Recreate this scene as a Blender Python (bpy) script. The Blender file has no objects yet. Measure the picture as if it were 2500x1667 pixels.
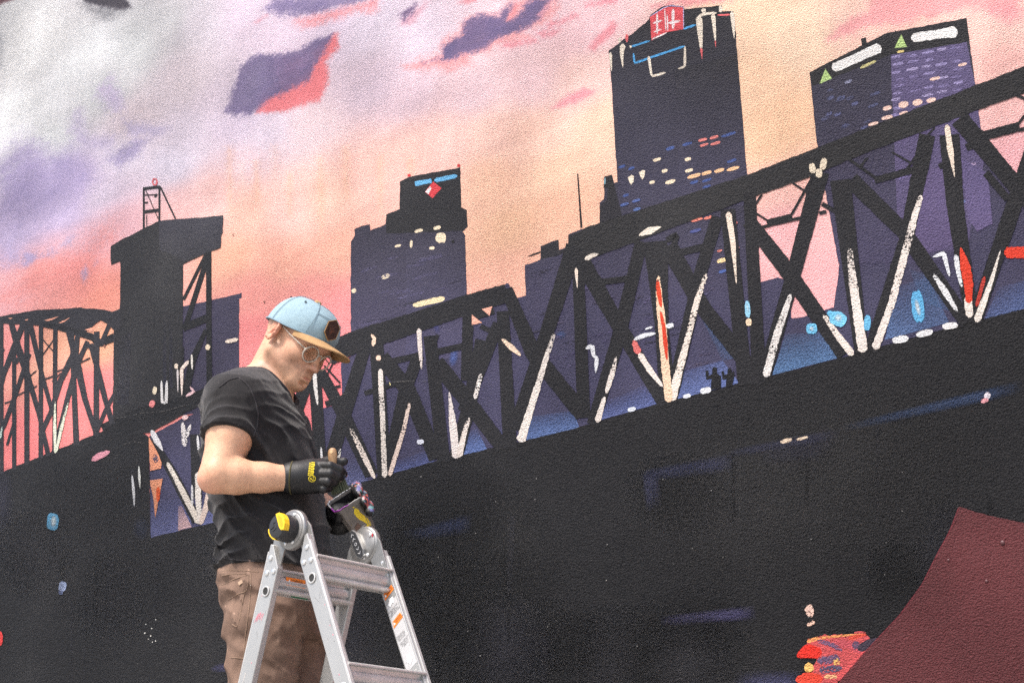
import bpy, bmesh, math, random
import numpy as np
from mathutils import Vector, Matrix

random.seed(7)
RNG = np.random.default_rng(7)
scene = bpy.context.scene
COL = scene.collection

# ------------------------------------------------------------------ camera
PITCH = math.radians(20.0)
CAM_Z = 1.4
cam_data = bpy.data.cameras.new('camera')
cam_data.lens = 50.0
cam_data.sensor_width = 36.0
cam_data.clip_start = 0.05
cam_data.clip_end = 4000.0
cam = bpy.data.objects.new('camera', cam_data)
COL.objects.link(cam)
cam.location = (0, 0, CAM_Z)
cam.rotation_euler = (math.radians(90) + PITCH, 0, 0)
scene.camera = cam

# ------------------------------------------------------------------ sky, sun, exposure
SUN_EL, SUN_AZ = math.radians(58), math.radians(222)      # azimuth clockwise from +Y, behind the camera to its left
world = bpy.data.worlds.new('World')
scene.world = world
world.use_nodes = True
wn = world.node_tree.nodes
wl = world.node_tree.links
wn.clear()
w_out = wn.new('ShaderNodeOutputWorld')
w_bg = wn.new('ShaderNodeBackground')
w_sky = wn.new('ShaderNodeTexSky')
w_sky.sky_type = 'NISHITA'
w_sky.sun_disc = False
w_sky.sun_elevation = SUN_EL
w_sky.sun_rotation = SUN_AZ
w_sky.dust_density = 4.0
w_sky.air_density = 1.0
w_sky.ozone_density = 0.6
w_bg.inputs['Strength'].default_value = 0.085
wl.new(w_sky.outputs[0], w_bg.inputs[0])
wl.new(w_bg.outputs[0], w_out.inputs[0])

sun_data = bpy.data.lights.new('sun', 'SUN')
sun_data.energy = 1.5
sun_data.angle = math.radians(11)
sun_data.color = (1.0, 0.95, 0.89)
sun = bpy.data.objects.new('sun', sun_data)
COL.objects.link(sun)
sun_dir = Vector((math.sin(SUN_AZ) * math.cos(SUN_EL), math.cos(SUN_AZ) * math.cos(SUN_EL), math.sin(SUN_EL)))
sun.rotation_euler = sun_dir.to_track_quat('Z', 'Y').to_euler()
sun.location = (0, 0, 12)

scene.view_settings.view_transform = 'Standard'
scene.view_settings.look = 'None'
scene.view_settings.gamma = 1.0
scene.view_settings.use_curve_mapping = False
scene.view_settings.exposure = 1.74
scene.cycles.use_denoising = False
scene.cycles.denoiser = 'OPENIMAGEDENOISE'
scene.cycles.denoising_input_passes = 'RGB_ALBEDO_NORMAL'
scene.cycles.denoising_prefilter = 'NONE'
scene.cycles.max_bounces = 6
scene.cycles.sample_clamp_indirect = 3.0
scene.cycles.transparent_max_bounces = 24

# ------------------------------------------------------------------ survey of the place
# The photograph was measured in its own 2500 x 1667 grid; survey() turns a reading
# plus a distance from the camera into a point of the place in metres.
FPX = 2500 * 50.0 / 36.0
FWD = np.array([0, math.cos(PITCH), math.sin(PITCH)])
UPV = np.array([0, -math.sin(PITCH), math.cos(PITCH)])
CAMP = np.array([0, 0, CAM_Z])

def ray(x, y):
    return FWD + ((x - 1250.0) / FPX) * np.array([1.0, 0, 0]) + ((833.5 - y) / FPX) * UPV

def P(x, y, Y):
    d = ray(x, y)
    return CAMP + d * (Y / d[1])

WA = math.atan2(-0.449, 0.893)
T_R = np.array([math.cos(WA), math.sin(WA), 0.0])          # along the wall, to the right
W_IN = np.array([-math.sin(WA), math.cos(WA), 0.0])        # into the wall
W_D = 4.22

def wall_sz(x, y):
    """photograph grid -> metres on the wall (along, up); arrays allowed"""
    x = np.asarray(x, float); y = np.asarray(y, float)
    dx = (x - 1250.0) / FPX
    b = (833.5 - y) / FPX
    dy = FWD[1] + b * UPV[1]
    dz = FWD[2] + b * UPV[2]
    k = W_D / (dx * W_IN[0] + dy * W_IN[1])
    return (dx * T_R[0] + dy * T_R[1]) * k, CAM_Z + dz * k

def wall_px(s, z):
    """metres on the wall -> photograph grid"""
    X = s * T_R[0] + W_D * W_IN[0]
    Y = s * T_R[1] + W_D * W_IN[1]
    Z = z - CAM_Z
    f = Y * FWD[1] + Z * FWD[2]
    u = Y * UPV[1] + Z * UPV[2]
    f = np.maximum(f, 0.2)
    return 1250 + FPX * X / f, 833.5 - FPX * u / f

def lin(c):
    c = np.asarray(c, float) / 255.0
    return np.where(c <= 0.04045, c / 12.92, ((c + 0.055) / 1.055) ** 2.4)

ALB = 0.80
def paint(c):
    a = lin(c) * ALB
    L = a.mean(-1, keepdims=True)
    return a * np.maximum((L - 0.011) / L, 0.30)       # what is left once the gloss of the paint is taken off

# ------------------------------------------------------------------ helpers
def new_obj(name, me, parent=None, mat=None):
    o = bpy.data.objects.new(name, me)
    COL.objects.link(o)
    if parent is not None:
        o.parent = parent
    if mat is not None and me is not None:
        me.materials.append(mat)
    return o

ROOT_OFF = {}
def root(name, loc, label, cat, group=None):
    o = bpy.data.objects.new(name, None)
    o.empty_display_size = 0.1
    COL.objects.link(o)
    o.location = loc
    o['label'] = label
    o['category'] = cat
    if group: o['group'] = group
    ROOT_OFF[o.name] = np.array(loc, float)
    return o

def off_of(o):
    while o is not None and o.parent is not None:
        o = o.parent
    return ROOT_OFF.get(o.name, np.zeros(3)) if o is not None else np.zeros(3)

def mk(name, verts, faces, mat, parent=None, smooth=False, auto=None):
    """mesh object from world-space vertices under a parent whose root may be moved"""
    v = np.asarray(verts, float) - off_of(parent)
    me = bpy.data.meshes.new(name)
    me.from_pydata([tuple(p) for p in v], [], [tuple(int(i) for i in f) for f in faces])
    me.update()
    if smooth:
        me.polygons.foreach_set('use_smooth', np.ones(len(me.polygons), bool))
        if auto is not None:
            me.set_sharp_from_angle(angle=math.radians(auto))
    return new_obj(name, me, parent, mat)

def bevel_obj(o, w, seg=2):
    m = o.modifiers.new('bevel', 'BEVEL')
    m.width = w; m.segments = seg; m.limit_method = 'ANGLE'
    m.angle_limit = math.radians(35)
    return o

def prism(base, direction):
    """closed prism: base polygon (n,3) swept by a vector"""
    base = np.asarray(base, float)
    n = len(base)
    v = np.vstack([base, base + np.asarray(direction, float)])
    f = [tuple(range(n))[::-1], tuple(range(n, 2 * n))]
    for i in range(n):
        j = (i + 1) % n
        f.append((i, j, n + j, n + i))
    # outward test
    c = v.mean(0)
    p0, p1, p2 = v[f[1][0]], v[f[1][1]], v[f[1][2]]
    area = np.zeros(3)
    for i in range(n):
        area += np.cross(v[n + i], v[n + (i + 1) % n])
    if np.dot(area, np.asarray(direction, float)) < 0:
        f = [q[::-1] for q in f]
    return v, f

def boxv(c, ax, ay, az):
    c = np.asarray(c, float)
    base = [c - ax - ay - az, c + ax - ay - az, c + ax + ay - az, c - ax + ay - az]
    return prism(base, 2 * np.asarray(az))

def join(*parts):
    V, F, n = [], [], 0
    for v, f in parts:
        V.append(np.asarray(v, float)); F += [tuple(i + n for i in q) for q in f]; n += len(v)
    return np.vstack(V), F

def basis(n):
    n = np.asarray(n, float); n = n / np.linalg.norm(n)
    a = np.array([0, 0, 1.0]) if abs(n[2]) < 0.9 else np.array([1.0, 0, 0])
    u = np.cross(a, n); u /= np.linalg.norm(u)
    return u, np.cross(n, u), n

def lathe(c, axis, prof, seg=32):
    """surface of revolution; prof = [(r, h)...] along axis; closed at r=0 ends"""
    u, v, n = basis(axis)
    c = np.asarray(c, float)
    V, F = [], []
    rings = []
    for r, h in prof:
        if r < 1e-6:
            rings.append([len(V)]); V.append(c + n * h)
        else:
            rings.append(list(range(len(V), len(V) + seg)))
            for k in range(seg):
                t = 2 * math.pi * k / seg
                V.append(c + n * h + (u * math.cos(t) + v * math.sin(t)) * r)
    for a, b in zip(rings, rings[1:]):
        for k in range(seg):
            j = (k + 1) % seg
            if len(a) == 1 and len(b) == 1: continue
            if len(a) == 1: F.append((a[0], b[j], b[k]))
            elif len(b) == 1: F.append((a[k], a[j], b[0]))
            else: F.append((a[k], a[j], b[j], b[k]))
    return np.array(V), [f[::-1] for f in F] if prof[0][1] > prof[-1][1] else F

def tube(pts, r, seg=8, closed=False):
    pts = np.asarray(pts, float)
    n = len(pts)
    rr = np.broadcast_to(np.asarray(r, float), (n,))
    V, F = [], []
    pu = None
    for i in range(n):
        a = pts[(i - 1) % n] if (closed or i > 0) else pts[i]
        b = pts[(i + 1) % n] if (closed or i < n - 1) else pts[i]
        d = b - a; d /= (np.linalg.norm(d) + 1e-12)
        if pu is None:
            pu = basis(d)[0]
        u = pu - d * np.dot(pu, d); u /= (np.linalg.norm(u) + 1e-12)
        pu = u
        w = np.cross(d, u)
        for k in range(seg):
            t = 2 * math.pi * k / seg
            V.append(pts[i] + (u * math.cos(t) + w * math.sin(t)) * rr[i])
    m = n if closed else n - 1
    for i in range(m):
        i2 = (i + 1) % n
        for k in range(seg):
            j = (k + 1) % seg
            F.append((i * seg + k, i * seg + j, i2 * seg + j, i2 * seg + k))
    if not closed:
        F.append(tuple(range(seg))[::-1]); F.append(tuple(range((n - 1) * seg, n * seg)))
    return np.array(V), F

# value noise in numpy (2-D and 3-D) for hand-painted irregularity and cloth
_LAT = RNG.random((64, 64, 64)).astype(np.float32)
def vnoise(x, y, z=0.0):
    x, y, z = np.broadcast_arrays(np.asarray(x, np.float32), np.asarray(y, np.float32), np.asarray(z, np.float32))
    xi, yi, zi = np.floor(x).astype(np.int32), np.floor(y).astype(np.int32), np.floor(z).astype(np.int32)
    fx, fy, fz = x - xi, y - yi, z - zi
    fx = fx * fx * (3 - 2 * fx); fy = fy * fy * (3 - 2 * fy); fz = fz * fz * (3 - 2 * fz)
    g = lambda a, b, c: _LAT[(xi + a) & 63, (yi + b) & 63, (zi + c) & 63]
    c00 = g(0, 0, 0) * (1 - fx) + g(1, 0, 0) * fx
    c10 = g(0, 1, 0) * (1 - fx) + g(1, 1, 0) * fx
    c01 = g(0, 0, 1) * (1 - fx) + g(1, 0, 1) * fx
    c11 = g(0, 1, 1) * (1 - fx) + g(1, 1, 1) * fx
    return (c00 * (1 - fy) + c10 * fy) * (1 - fz) + (c01 * (1 - fy) + c11 * fy) * fz

def fbm(x, y, z=0.0, o=4):
    s, a, t = 0, 0.5, 0
    for i in range(o):
        s = s + a * vnoise(x, y, z); t += a
        x = x * 2.03 + 11.3; y = y * 2.03 + 5.1; z = z * 2.03 + 3.7; a *= 0.5
    return s / t - 0.5

# ------------------------------------------------------------------ materials
def node_mat(name):
    m = bpy.data.materials.new(name)
    m.use_nodes = True
    nt = m.node_tree
    return m, nt, nt.nodes['Principled BSDF'], nt.nodes['Material Output']

def simple_mat(name, col, rough=0.5, metal=0.0, noise=0.0, nscale=40.0, bump=0.0, bscale=200.0, spec=0.5, stretch=(1, 1, 1), **kw):
    m, nt, b, out = node_mat(name)
    b.inputs['Roughness'].default_value = rough
    b.inputs['Metallic'].default_value = metal
    b.inputs['Specular IOR Level'].default_value = spec
    b.inputs['Base Color'].default_value = (*col, 1)
    tc = nt.nodes.new('ShaderNodeTexCoord')
    mp = nt.nodes.new('ShaderNodeMapping')
    mp.inputs['Scale'].default_value = stretch
    nt.links.new(tc.outputs['Object'], mp.inputs[0])
    if noise > 0:
        n = nt.nodes.new('ShaderNodeTexNoise')
        n.inputs['Scale'].default_value = nscale
        n.inputs['Detail'].default_value = 4
        nt.links.new(mp.outputs[0], n.inputs['Vector'])
        r = nt.nodes.new('ShaderNodeMapRange')
        r.inputs['From Min'].default_value = 0.25; r.inputs['From Max'].default_value = 0.75
        r.inputs['To Min'].default_value = 1 - noise; r.inputs['To Max'].default_value = 1 + noise
        nt.links.new(n.outputs['Fac'], r.inputs['Value'])
        mx = nt.nodes.new('ShaderNodeMix'); mx.data_type = 'RGBA'; mx.blend_type = 'MULTIPLY'
        mx.inputs['Factor'].default_value = 1.0
        mx.inputs['A'].default_value = (*col, 1)
        nt.links.new(r.outputs[0], mx.inputs['B'])
        nt.links.new(mx.outputs['Result'], b.inputs['Base Color'])
    if bump > 0:
        n2 = nt.nodes.new('ShaderNodeTexNoise')
        n2.inputs['Scale'].default_value = bscale
        n2.inputs['Detail'].default_value = 3
        nt.links.new(mp.outputs[0], n2.inputs['Vector'])
        bp = nt.nodes.new('ShaderNodeBump')
        bp.inputs['Strength'].default_value = bump
        bp.inputs['Distance'].default_value = 0.002
        nt.links.new(n2.outputs['Fac'], bp.inputs['Height'])
        nt.links.new(bp.outputs[0], b.inputs['Normal'])
    return m

def stucco_paint(name, mode):
    """house paint on sprayed stucco. mode: solid | dry (brush skipping over the grain) | mist (spray-can fade)"""
    m, nt, b, out = node_mat(name)
    N, L = nt.nodes, nt.links
    tc = N.new('ShaderNodeTexCoord')
    mp = N.new('ShaderNodeMapping'); mp.inputs['Scale'].default_value = (0.85, 1.0, 1.1)
    L.new(tc.outputs['Object'], mp.inputs[0])
    n1 = N.new('ShaderNodeTexNoise'); n1.inputs['Scale'].default_value = 205; n1.inputs['Detail'].default_value = 2.6; n1.inputs['Roughness'].default_value = 0.55
    L.new(mp.outputs[0], n1.inputs['Vector'])
    n2 = N.new('ShaderNodeTexNoise'); n2.inputs['Scale'].default_value = 26; n2.inputs['Detail'].default_value = 2
    L.new(mp.outputs[0], n2.inputs['Vector'])
    h = N.new('ShaderNodeMath'); h.operation = 'MULTIPLY_ADD'; h.inputs[1].default_value = 0.22
    L.new(n2.outputs['Fac'], h.inputs[0]); L.new(n1.outputs['Fac'], h.inputs[2])
    n5 = N.new('ShaderNodeTexNoise'); n5.inputs['Scale'].default_value = 5.5; n5.inputs['Detail'].default_value = 1.5      # trowel undulation
    L.new(tc.outputs['Object'], n5.inputs['Vector'])
    h2 = N.new('ShaderNodeMath'); h2.operation = 'MULTIPLY_ADD'; h2.inputs[1].default_value = 0.05
    L.new(n5.outputs['Fac'], h2.inputs[0]); L.new(h.outputs[0], h2.inputs[2])
    # where the spray gun laid the grain heavier or lighter
    n4 = N.new('ShaderNodeTexNoise'); n4.inputs['Scale'].default_value = 1.7; n4.inputs['Detail'].default_value = 2
    L.new(tc.outputs['Object'], n4.inputs['Vector'])
    r4 = N.new('ShaderNodeMapRange'); r4.inputs['From Min'].default_value = 0.3; r4.inputs['From Max'].default_value = 0.7
    r4.inputs['To Min'].default_value = 0.55; r4.inputs['To Max'].default_value = 1.0
    L.new(n4.outputs['Fac'], r4.inputs['Value'])
    bp = N.new('ShaderNodeBump'); bp.inputs['Distance'].default_value = 0.038
    L.new(r4.outputs[0], bp.inputs['Strength'])
    L.new(h2.outputs[0], bp.inputs['Height']); L.new(bp.outputs[0], b.inputs['Normal'])
    at = N.new('ShaderNodeAttribute'); at.attribute_name = 'paint'
    # uneven coats: vertical roller bands and blotches
    mp3 = N.new('ShaderNodeMapping'); mp3.inputs['Scale'].default_value = (3.2, 1, 0.7)
    L.new(tc.outputs['Object'], mp3.inputs[0])
    n3 = N.new('ShaderNodeTexNoise'); n3.inputs['Scale'].default_value = 5; n3.inputs['Detail'].default_value = 5
    L.new(mp3.outputs[0], n3.inputs['Vector'])
    r3 = N.new('ShaderNodeMapRange'); r3.inputs['From Min'].default_value = 0.3; r3.inputs['From Max'].default_value = 0.7
    r3.inputs['To Min'].default_value = 0.95; r3.inputs['To Max'].default_value = 1.05
    L.new(n3.outputs['Fac'], r3.inputs['Value'])
    mx = N.new('ShaderNodeMix'); mx.data_type = 'RGBA'; mx.blend_type = 'MULTIPLY'; mx.inputs['Factor'].default_value = 1
    L.new(at.outputs['Color'], mx.inputs['A']); L.new(r3.outputs[0], mx.inputs['B'])
    L.new(mx.outputs['Result'], b.inputs['Base Color'])
    b.inputs['Roughness'].default_value = 0.36
    b.inputs['Specular IOR Level'].default_value = 0.26
    if mode != 'solid':
        tr = N.new('ShaderNodeBsdfTransparent')
        ms = N.new('ShaderNodeMixShader')
        L.new(tr.outputs[0], ms.inputs[1]); L.new(b.outputs[0], ms.inputs[2]); L.new(ms.outputs[0], out.inputs['Surface'])
        if mode == 'dry':
            rn = N.new('ShaderNodeMapRange'); rn.inputs['From Min'].default_value = 0.32; rn.inputs['From Max'].default_value = 0.68
            L.new(n1.outputs['Fac'], rn.inputs['Value'])
            sub = N.new('ShaderNodeMath'); sub.operation = 'ADD'           # grain tops take the paint first
            L.new(at.outputs['Alpha'], sub.inputs[0]); L.new(rn.outputs[0], sub.inputs[1])
            st = N.new('ShaderNodeMapRange'); st.inputs['From Min'].default_value = 0.80; st.inputs['From Max'].default_value = 0.96
            L.new(sub.outputs[0], st.inputs['Value']); L.new(st.outputs[0], ms.inputs[0])
        else:
            rn = N.new('ShaderNodeMapRange'); rn.inputs['From Min'].default_value = 0.3; rn.inputs['From Max'].default_value = 0.7
            rn.inputs['To Min'].default_value = 0.75; rn.inputs['To Max'].default_value = 1.2
            L.new(n1.outputs['Fac'], rn.inputs['Value'])
            mu = N.new('ShaderNodeMath'); mu.operation = 'MULTIPLY'; mu.use_clamp = True
            L.new(at.outputs['Alpha'], mu.inputs[0]); L.new(rn.outputs[0], mu.inputs[1]); L.new(mu.outputs[0], ms.inputs[0])
    return m

M_SOLID = stucco_paint('wall_paint', 'solid')
M_DRY = stucco_paint('dry_brushed_paint', 'dry')
M_MIST = stucco_paint('sprayed_paint', 'mist')
M_GROUND = simple_mat('worn_concrete', (0.33, 0.32, 0.30), 0.9, noise=0.25, nscale=3, bump=0.5, bscale=60)

# ------------------------------------------------------------------ ground
gv = [(-400, -400, 0), (400, -400, 0), (400, 400, 0), (-400, 400, 0)]
ground = mk('ground', gv, [(0, 1, 2, 3)], M_GROUND)
ground['kind'] = 'structure'

# ------------------------------------------------------------------ mural wall: slab with the painted sky
FR = {'A': (0, 400, 3.357), 'B': (0, 720, 3.357), 'C': (800, 380, 3.357), 'D': (700, 740, 3.357), 'E': (1250, 480, 2.8),
      'F': (1450, 0, 3.267), 'G': (1900, 0, 3.267), 'H': (1800, 380, 2.8), 'I': (0, 0, 2.6133), 'J': (800, 0, 3.136),
      'K': (0, 1050, 2.541), 'L': (900, 1050, 2.541), 'M': (1650, 900, 2.0447), 'N': (1880, 1420, 3.627), 'S': (0, 0, 1.0)}
def TR(fr, pts):
    ox, oy, sc = FR[fr]
    a = np.asarray(pts, float)
    return np.stack([ox + a[..., 0] / sc, oy + a[..., 1] / sc], -1)

SKY = [(0,0,200,200,202),(80,120,232,232,233),(200,150,226,226,228),(60,260,238,238,240),(20,320,236,236,238),(330,120,213,215,217),
(420,60,206,206,209),(250,230,204,206,208),(120,330,203,206,207),(30,400,205,204,208),(480,60,216,206,217),(600,40,228,208,226),
(700,80,230,208,226),(800,60,226,206,227),(900,60,228,213,231),(1000,80,232,213,229),(1300,40,240,206,216),(450,200,225,210,219),
(560,230,222,205,221),(330,300,222,205,213),(450,330,218,205,221),(580,300,222,205,226),(650,320,226,210,227),(300,380,216,206,221),
(420,400,216,207,225),(600,400,236,206,215),(750,310,240,212,218),(900,200,232,208,225),(1000,230,236,206,219),(1150,230,240,205,213),
(1300,200,245,205,210),(1420,80,245,200,206),(1420,200,249,205,195),(1480,300,251,205,170),(100,470,172,157,196),(60,400,178,164,198),
(180,430,170,155,194),(40,560,184,168,203),(150,520,190,174,208),(250,470,215,200,221),(300,560,236,182,192),(200,610,232,186,202),
(420,540,246,186,176),(530,480,246,195,186),(600,520,251,190,160),(700,500,248,195,180),(800,480,250,195,166),(900,420,249,190,170),
(1000,380,249,190,170),(1100,350,247,195,180),(1200,350,249,198,178),(1300,330,251,200,175),(100,680,249,165,160),(200,660,249,150,145),
(30,720,246,180,182),(250,720,251,155,135),(560,620,253,180,140),(700,640,252,175,142),(820,620,252,180,146),(620,720,251,160,150),
(750,720,251,160,151),(840,760,251,150,150),(600,820,251,142,142),(780,800,251,142,146),(1100,600,251,190,150),(1250,560,253,195,150),
(1380,500,253,190,150),(1200,450,253,195,156),(1350,420,253,200,160),(1250,680,253,185,150),(1850,50,253,210,170),(1850,200,254,205,160),
(1950,100,253,215,180),(2100,60,251,202,180),(2450,60,251,202,187),(1880,350,254,200,152),(1920,300,254,200,152),(2420,150,251,200,182),
(2430,250,251,190,181),(2450,400,251,180,181),(1900,580,251,180,176),(1980,700,251,176,171),(1900,450,251,190,172),(50,850,251,150,150),
(100,880,251,180,142),(130,830,251,175,132),(200,950,249,132,132),(50,1080,248,132,132),(250,850,252,180,132),(260,950,251,142,142),
(700,970,250,130,136),(740,1030,250,126,132),(820,900,250,132,137),(1300,-300,225,190,205),(300,-400,205,200,206),(2400,-300,235,180,185),
(3000,200,250,190,180),(-500,300,214,206,218),(-500,800,248,160,160),(1150,750,253,180,150)]

def sky_colour(x, y):
    """the painted sunset, as the painter blended it (sRGB 0..255)"""
    cp = np.array(SKY, float)
    wm = np.clip((200 - cp[:, 4]) / 40, 0, 1) * (cp[:, 2] > 240) * (cp[:, 3] > 168)
    cp[:, 4] += 13 * wm; cp[:, 3] += 3 * wm
    num = np.zeros(x.shape + (3,)); den = np.zeros(x.shape)
    wob = 46 * fbm(x / 150, y / 90 + x / 260, 0.3, 3)
    for px, py, r, g, b in cp:
        dx = x - px; dy = y - py
        # the brush travelled along the rising diagonal
        a = dx * 0.90 - dy * 0.44; c = dx * 0.44 + dy * 0.90
        d2 = (a * 0.78) ** 2 + (c + wob) ** 2 + 900
        w = 1.0 / d2 ** 1.9
        num += w[..., None] * np.array([r, g, b]); den += w
    col = num / den[..., None]

    def pmask(pts, soft, amp, nx=40.0, ny=22.0, seed=0.0):
        pts = np.asarray(pts, float)
        lo = pts.min(0) - soft * 2 - amp - 6; hi = pts.max(0) + soft * 2 + amp + 6
        sel = (x > lo[0]) & (x < hi[0]) & (y > lo[1]) & (y < hi[1])
        m = np.zeros(x.shape)
        if not sel.any(): return m
        xs, ys = x[sel], y[sel]
        u = xs * 0.9 - ys * 0.44; v = xs * 0.44 + ys * 0.9
        nz = fbm(u / nx + seed, v / ny, seed, 4) * 2.6 * amp + fbm(u / 9 + seed, v / 6, seed, 2) * 1.6 * amp + RNG.normal(0, .5, xs.shape) * soft
        soft = soft * 1.7
        inside = np.zeros(xs.shape, bool); dist = np.full(xs.shape, 1e9)
        n = len(pts)
        for i in range(n):
            ax, ay = pts[i]; bx, by = pts[(i + 1) % n]
            ex, ey = bx - ax, by - ay
            t = np.clip(((xs - ax) * ex + (ys - ay) * ey) / (ex * ex + ey * ey + 1e-9), 0, 1)
            dist = np.minimum(dist, np.hypot(xs - ax - t * ex, ys - ay - t * ey))
            cnd = ((ay > ys) != (by > ys)) & (xs < (bx - ax) * (ys - ay) / (by - ay + 1e-12) + ax)
            inside ^= cnd
        sd = np.where(inside, dist, -dist) + nz
        t = np.clip((sd + soft) / (2 * soft), 0, 1)
        m[sel] = t * t * (3 - 2 * t)
        return m

    mot = np.clip(.62 + 1.5 * fbm((x * .9 - y * .44) / 46, (x * .44 + y * .9) / 24, 7.7, 4), 0, 1)[..., None]
    def lay(fr, pts, c, soft, amp, k=1.0, mottle=0.0, **kw):
        nonlocal col
        m = pmask(TR(fr, pts), soft, amp, **kw)[..., None] * k
        if mottle: m = m * (1 - mottle + mottle * mot)
        col = col * (1 - m) + np.array(c, float) * m
    # lilac smudges on the left
    lay('I', [(620,560),(730,480),(760,600),(800,700),(720,730),(640,650)], (196,182,213), 12, 12, 1.0, mottle=.5)
    lay('I', [(440,830),(510,710),(540,800),(560,880),(740,880),(700,960),(540,930)], (188,176,206), 12, 8, 0.9, seed=3.1)
    lay('I', [(790,770),(1070,820),(980,870),(820,850)], (183,172,205), 10, 7, 0.9, seed=1.7)
    lay('I', [(690,1020),(860,900),(950,880),(880,980),(760,1060)], (166,154,193), 9, 6, 0.95, seed=8.2)
    lay('I', [(0,1050),(150,900),(300,990),(440,980),(480,1090),(560,1120),(480,1250),(350,1380),(150,1450),(0,1480)], (160,146,188), 26, 26, 1.0, mottle=.75, seed=4.4)
    lay('I', [(40,1100),(200,1000),(220,1120),(120,1330),(30,1290)], (150,136,180), 18, 20, 0.8, mottle=.7, seed=9.4)
    lay('I', [(330,1010),(450,1000),(470,1090),(380,1110)], (150,138,180), 12, 8, 0.6, seed=2.2)
    lay('A', [(180,850),(200,720),(330,760),(300,790),(220,850)], (172,160,204), 6, 5, 0.9)
    lay('A', [(0,790),(60,640),(160,690),(170,800),(60,830)], (176,164,206), 14, 9, 0.8, seed=5.5)
    lay('A', [(350,760),(430,700),(470,710),(420,760)], (180,168,206), 6, 4, 0.8)
    lay('A', [(500,680),(560,600),(620,580),(570,660)], (185,175,212), 6, 4, 0.8)
    lay('A', [(660,900),(700,830),(730,900),(690,970)], (172,160,204), 4, 3, 0.9)
    lay('A', [(760,830),(800,790),(815,810),(780,840)], (180,165,204), 3, 2, 0.7)
    # coral band
    lay('A', [(-100,1130),(300,900),(640,730),(900,560),(920,600),(760,780),(420,980),(150,1120)], (249,146,140), 26, 16, 0.7, seed=6.6)
    lay('A', [(120,1330),(420,1060),(800,900),(900,960),(700,1120),(300,1240)], (249,150,140), 30, 16, 0.5, seed=7.7)
    # vertical drips / washes over the peach
    for k in range(14):
        dx0 = 560 + 36 * k + random.uniform(-12, 12); dy0 = 380 + random.uniform(-30, 60)
        lay('S', [(dx0, dy0), (dx0 + 10, dy0), (dx0 + 8, dy0 + random.uniform(90, 190)), (dx0 + 1, dy0 + 90)], (250,205,190) if k % 2 else (251,188,150), 8, 3, 0.4)
    # grey-white shape, upper left
    lay('I', [(-80,-60),(180,-60),(60,180),(10,420),(-80,460)], (170,172,176), 22, 8, 0.35)
    lay('I', [(120,60),(330,20),(300,260),(160,420),(60,660),(20,640),(60,350)], (244,244,244), 40, 10, 0.8)
    lay('I', [(560,200),(900,60),(860,220),(620,380),(420,560),(200,760),(160,700),(360,480)], (196,200,202), 40, 12, 0.55)
    lay('I', [(500,20),(720,40),(790,60),(700,120),(600,110)], (128,128,134), 12, 6, 0.85)
    lay('I', [(490,-30),(780,-30),(840,48),(760,62),(640,45),(560,22)], (74,68,78), 3, 2)
    lay('I', [(-60,-60),(120,-60),(90,0),(0,26),(-60,40)], (104,58,66), 3, 2)
    lay('I', [(-10,230),(8,260),(0,420),(-40,420)], (150,152,160), 8, 3, 0.7)
    # purple clouds with coral undersides
    lay('I', [(1880,130),(2100,70),(2350,0),(2420,-40),(2400,60),(2250,90),(2050,140),(1930,170)], (246,152,158), 9, 7, 0.9)
    lay('I', [(1690,55),(1780,-20),(2420,-60),(2330,10),(2080,70),(1900,105),(1780,92)], (130,116,162), 7, 9, 1.0, mottle=.3)
    lay('I', [(1610,150),(1700,95),(1710,105),(1640,150)], (236,170,188), 3, 2, 0.8)
    lay('I', [(1640,715),(1660,620),(1800,540),(1930,470),(1990,380),(2060,270),(2150,215),(2165,300),(2090,390),(2095,520),(2040,640),(1900,690),(1800,715)], (244,122,128), 5, 6, 0.95)
    lay('I', [(1430,720),(1500,560),(1560,420),(1650,335),(1760,362),(1900,318),(2050,240),(2112,225),(2070,320),(2010,430),(1980,520),(1850,580),(1720,640),(1610,715),(1500,745)], (114,100,146), 5, 7, mottle=.22)
    lay('I', [(1500,700),(1600,480),(1660,420),(1690,560),(1600,680)], (138,126,162), 20, 10, 0.6)
    lay('I', [(1780,430),(1950,330),(1990,360),(1900,480),(1800,520)], (150,112,150), 18, 10, 0.5)
    lay('J', [(560,190),(600,120),(700,60),(760,10),(720,90),(660,160),(600,190)], (232,168,186), 7, 5, 0.8)
    lay('J', [(550,110),(640,45),(680,30),(650,100),(580,155)], (122,98,140), 5, 4)
    lay('J', [(1000,20),(1100,-30),(1200,-30),(1120,20),(1050,35)], (240,150,160), 4, 3, 0.9)
    lay('J', [(600,510),(700,450),(860,410),(890,300),(1000,240),(1060,150),(1300,95),(1420,0),(1460,10),(1560,-20),(1790,-30),(1760,60),(1700,140),(1640,200),(1500,245),(1590,310),(1300,365),(1110,420),(1100,505),(900,545),(680,545)], (245,166,170), 8, 9, 0.95)
    lay('J', [(880,370),(940,305),(1030,265),(1055,170),(1110,132),(1300,118),(1350,60),(1405,22),(1420,60),(1370,165),(1480,100),(1540,20),(1600,-10),(1745,-20),(1650,90),(1600,165),(1550,200),(1430,250),(1300,300),(1150,390),(1000,440),(900,465),(720,480),(880,445)], (108,95,142), 5, 7, mottle=.2)
    lay('J', [(1420,60),(1450,30),(1440,120),(1370,165)], (245,150,155), 3, 3, 0.9)
    lay('J', [(1600,120),(1700,0),(1720,0),(1640,130)], (236,160,175), 3, 3, 0.8)
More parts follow.
